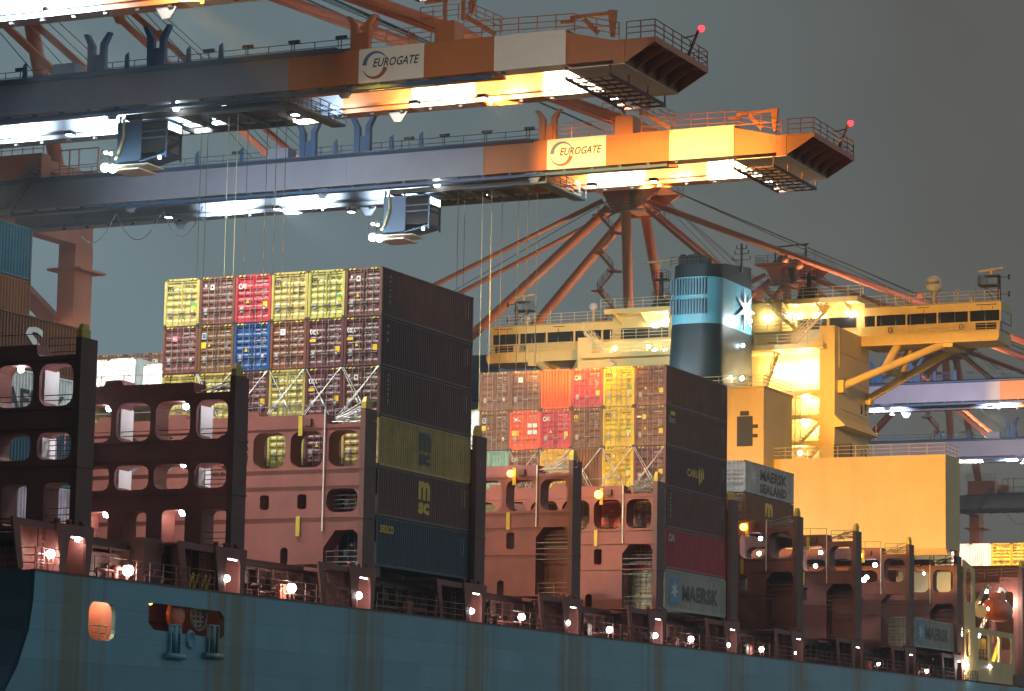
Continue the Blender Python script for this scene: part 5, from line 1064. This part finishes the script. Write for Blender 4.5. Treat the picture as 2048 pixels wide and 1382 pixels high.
CLB = ['quay crane mostly out of view, only its floodlit boom underside showing above topmost full boom', 'topmost full quay crane boom, its white girder panel holding black italic lettering, tip unlit brown', 'middle quay crane boom with bright orange and cream banded tip under the topmost boom', 'far quay crane with tall A-frame rising behind the funnel', 'far quay crane whose A-frame head rises between funnel and bridge wing domes', 'farthest quay crane, its A-frame low behind the braced bridge wing']
base = crane(); cranes = [base]+[copy_tree(base) for _ in range(5)]
for o, x, l in zip(cranes, CX, CLB): o.location = (x, 58, -11); tag(o, l, 'crane', 'quay cranes along the quay')
t1 = trolley(); t2 = copy_tree(t1)
t1.location = (CX[1], 25, 31); t2.location = (CX[2], 20.2, 31)
tag(t1, 'crane trolley with dark glazed driver cab and glaring floodlights under the topmost boom', 'crane trolley', 'crane trolleys'); tag(t2, 'crane trolley hanging with yellow ropes under the middle boom above near tall stack', 'crane trolley', 'crane trolleys')
# ---------------------------------------------------------------- lamps that light the place (crane floods in housings, plus added spots, some without a housing)
WHITE, COOL, SOD, WARM = (1, .97, .88), (.80, .95, 1), (1, .50, .10), (1, .80, .52); SODD = (1, .44, .01)
def cs(i, x, y, tx, ty, tz, e, col, size, z=31.75, r=.3): spot('floodlight', (CX[i]+x, y, z), (CX[i]+tx, ty, tz), e, col, size, r=r)
E1 = 60000
# crane 0, over the stern bays: white floods straight down on the nearer stack, long sodium floods down the ship
cs(0, 2.4, 17, 14, 10, 6, E1*.56, WHITE, 100); cs(0, 2.4, 8, 13, 4, 6, E1*.5, WHITE, 90); cs(0, 2.4, 35, 16, 26, 8, E1*.6, COOL, 110)
cs(0, 2.4, 8, 123, 6, 14.5, E1*11, SODD, 18, r=.5); cs(0, 2.4, 17, 57, 10, 11, E1*1.8, SOD, 24, r=.5)
cs(1, 2.4, 3.0, 27, .5, 32.6, E1*1.9, SOD, 48); cs(1, 2.4, 3.0, 14, 5, 2, E1*.35, SOD, 70); cs(1, 2.4, 17, 26, 9, 8, E1*.2, WARM, 110); cs(1, 2.4, 35, 20, 30, 8, E1*.4, COOL, 110); cs(1, 2.4, 45, 27, 46, 18, E1*2.2, WHITE, 60)  # last spot added to brighten the white far-side boxes
cs(2, 2.4, 3.0, 83.5, 53, 32, E1*5, SOD, 16); cs(2, 2.4, 3.0, 83.5, 7.5, 30, E1*4.4, SOD, 20)
cs(1, 5.35, 30, 25, 27, 33.2, E1*.30, (.92, .95, 1), 110); cs(0, 5.35, 30, 25, 27, 33.2, E1*.025, (.60, .78, 1), 110); cs(1, 5.35, -5, 27, -9.5, 31.5, E1*.35, SOD, 50)  # added spots that brighten the boom fronts and one boom end
cs(0, 5.35, -5, 25, -2, 33.2, E1*.09, (1, .9, .78), 60)  # added as well, brightens the tip of the topmost boom
cs(0, 2.4, -4.4, -12, 11, 12, E1*.42, COOL, 50)
cs(3, 2.4, 17, 14, 13, 13, E1*1.0, WARM, 100); cs(3, 2.4, 3, 12, 5, 10, E1*.5, SOD, 110)
cs(3, 2, 35, 10, 60, 50, E1*.9, WARM, 150); cs(4, 2, 35, 0, 60, 50, E1*.7, WARM, 150); cs(2, 2.4, 35, 120, 32, 34, E1*3, COOL, 30)
spot('floodlight', (160, 20, 30), (184, 24, 33), E1*.4, (.92, .72, .80), 80); spot('floodlight', (165, 6, 30), (184, 11, 33), E1*.4, SOD, 36); spot('floodlight', (215, 30, 30), (240, 32, 33), E1*.25, (.9, .74, .82), 80)  # spots added in mid air to light and tint the far boom fronts
def bl(i, y, e, c): cs(i, 1.9, y, 3.3, y, 32.55, e*.8, c, 130, z=32.36, r=.25)  # bare spots tucked between the girders, brightening the far girder's inner face
for i in (0, 1, 2):
    for y, e, c in ((40, 5000, COOL), (33, 7000, COOL), (25, 4000, COOL), (14, 900, COOL), (9, 1800, WARM), (5.5, 2200, WARM), (1.6, 2500, WARM), (-3.2, 9000, WARM), (-4.8, 7000, WARM)): bl(i, y, e, c)
for y in (20, 16.5): bl(0, y, 9000, COOL)
for i in (3, 4, 5):
    for y in (45, 30, 16): bl(i, y, 6000, (.7, .8, 1))

# work lights on the rear of the lashing bridges, shining on the next bridge
def wl(k, y, z, e, col, ty=None, tz=3.0):
    x = XF(k)+TH+.35; mb = MB(); mb.box(x-.3, x, y-.2, y+.2, z-.15, z+.15); part('work_light', mb, 'cdark', ship)
    spot('work_light', (x+.05, y, z), (x+10, ty if ty is not None else y, tz), e, col, 130, r=.15)
for k, e, col in ((1, 1.0, WHITE), (3, 1.25, (1, .62, .28)), (4, .22, SOD)):
    for y in (1.0, 5.5, 10): wl(k, y, 5.0, 900*e, col)
# ---------------------------------------------------------------- harbour haze
m = bpy.data.materials.new('harbour haze'); m.use_nodes = True; n = m.node_tree; n.nodes.remove(n.nodes['Principled BSDF'])
pv = n.nodes.new('ShaderNodeVolumePrincipled'); pv.inputs['Color'].default_value = (.80, .92, 1, 1); pv.inputs['Density'].default_value = .00032; pv.inputs['Anisotropy'].default_value = .2
n.links.new(pv.outputs[0], n.nodes['Material Output'].inputs['Volume'])
mb = MB(); mb.box(-230, 460, -170, 170, -19.5, 68); me = mb.mesh('haze'); me.materials.append(m); o = bpy.data.objects.new('haze', me); COL.objects.link(o); o['kind'] = 'stuff'
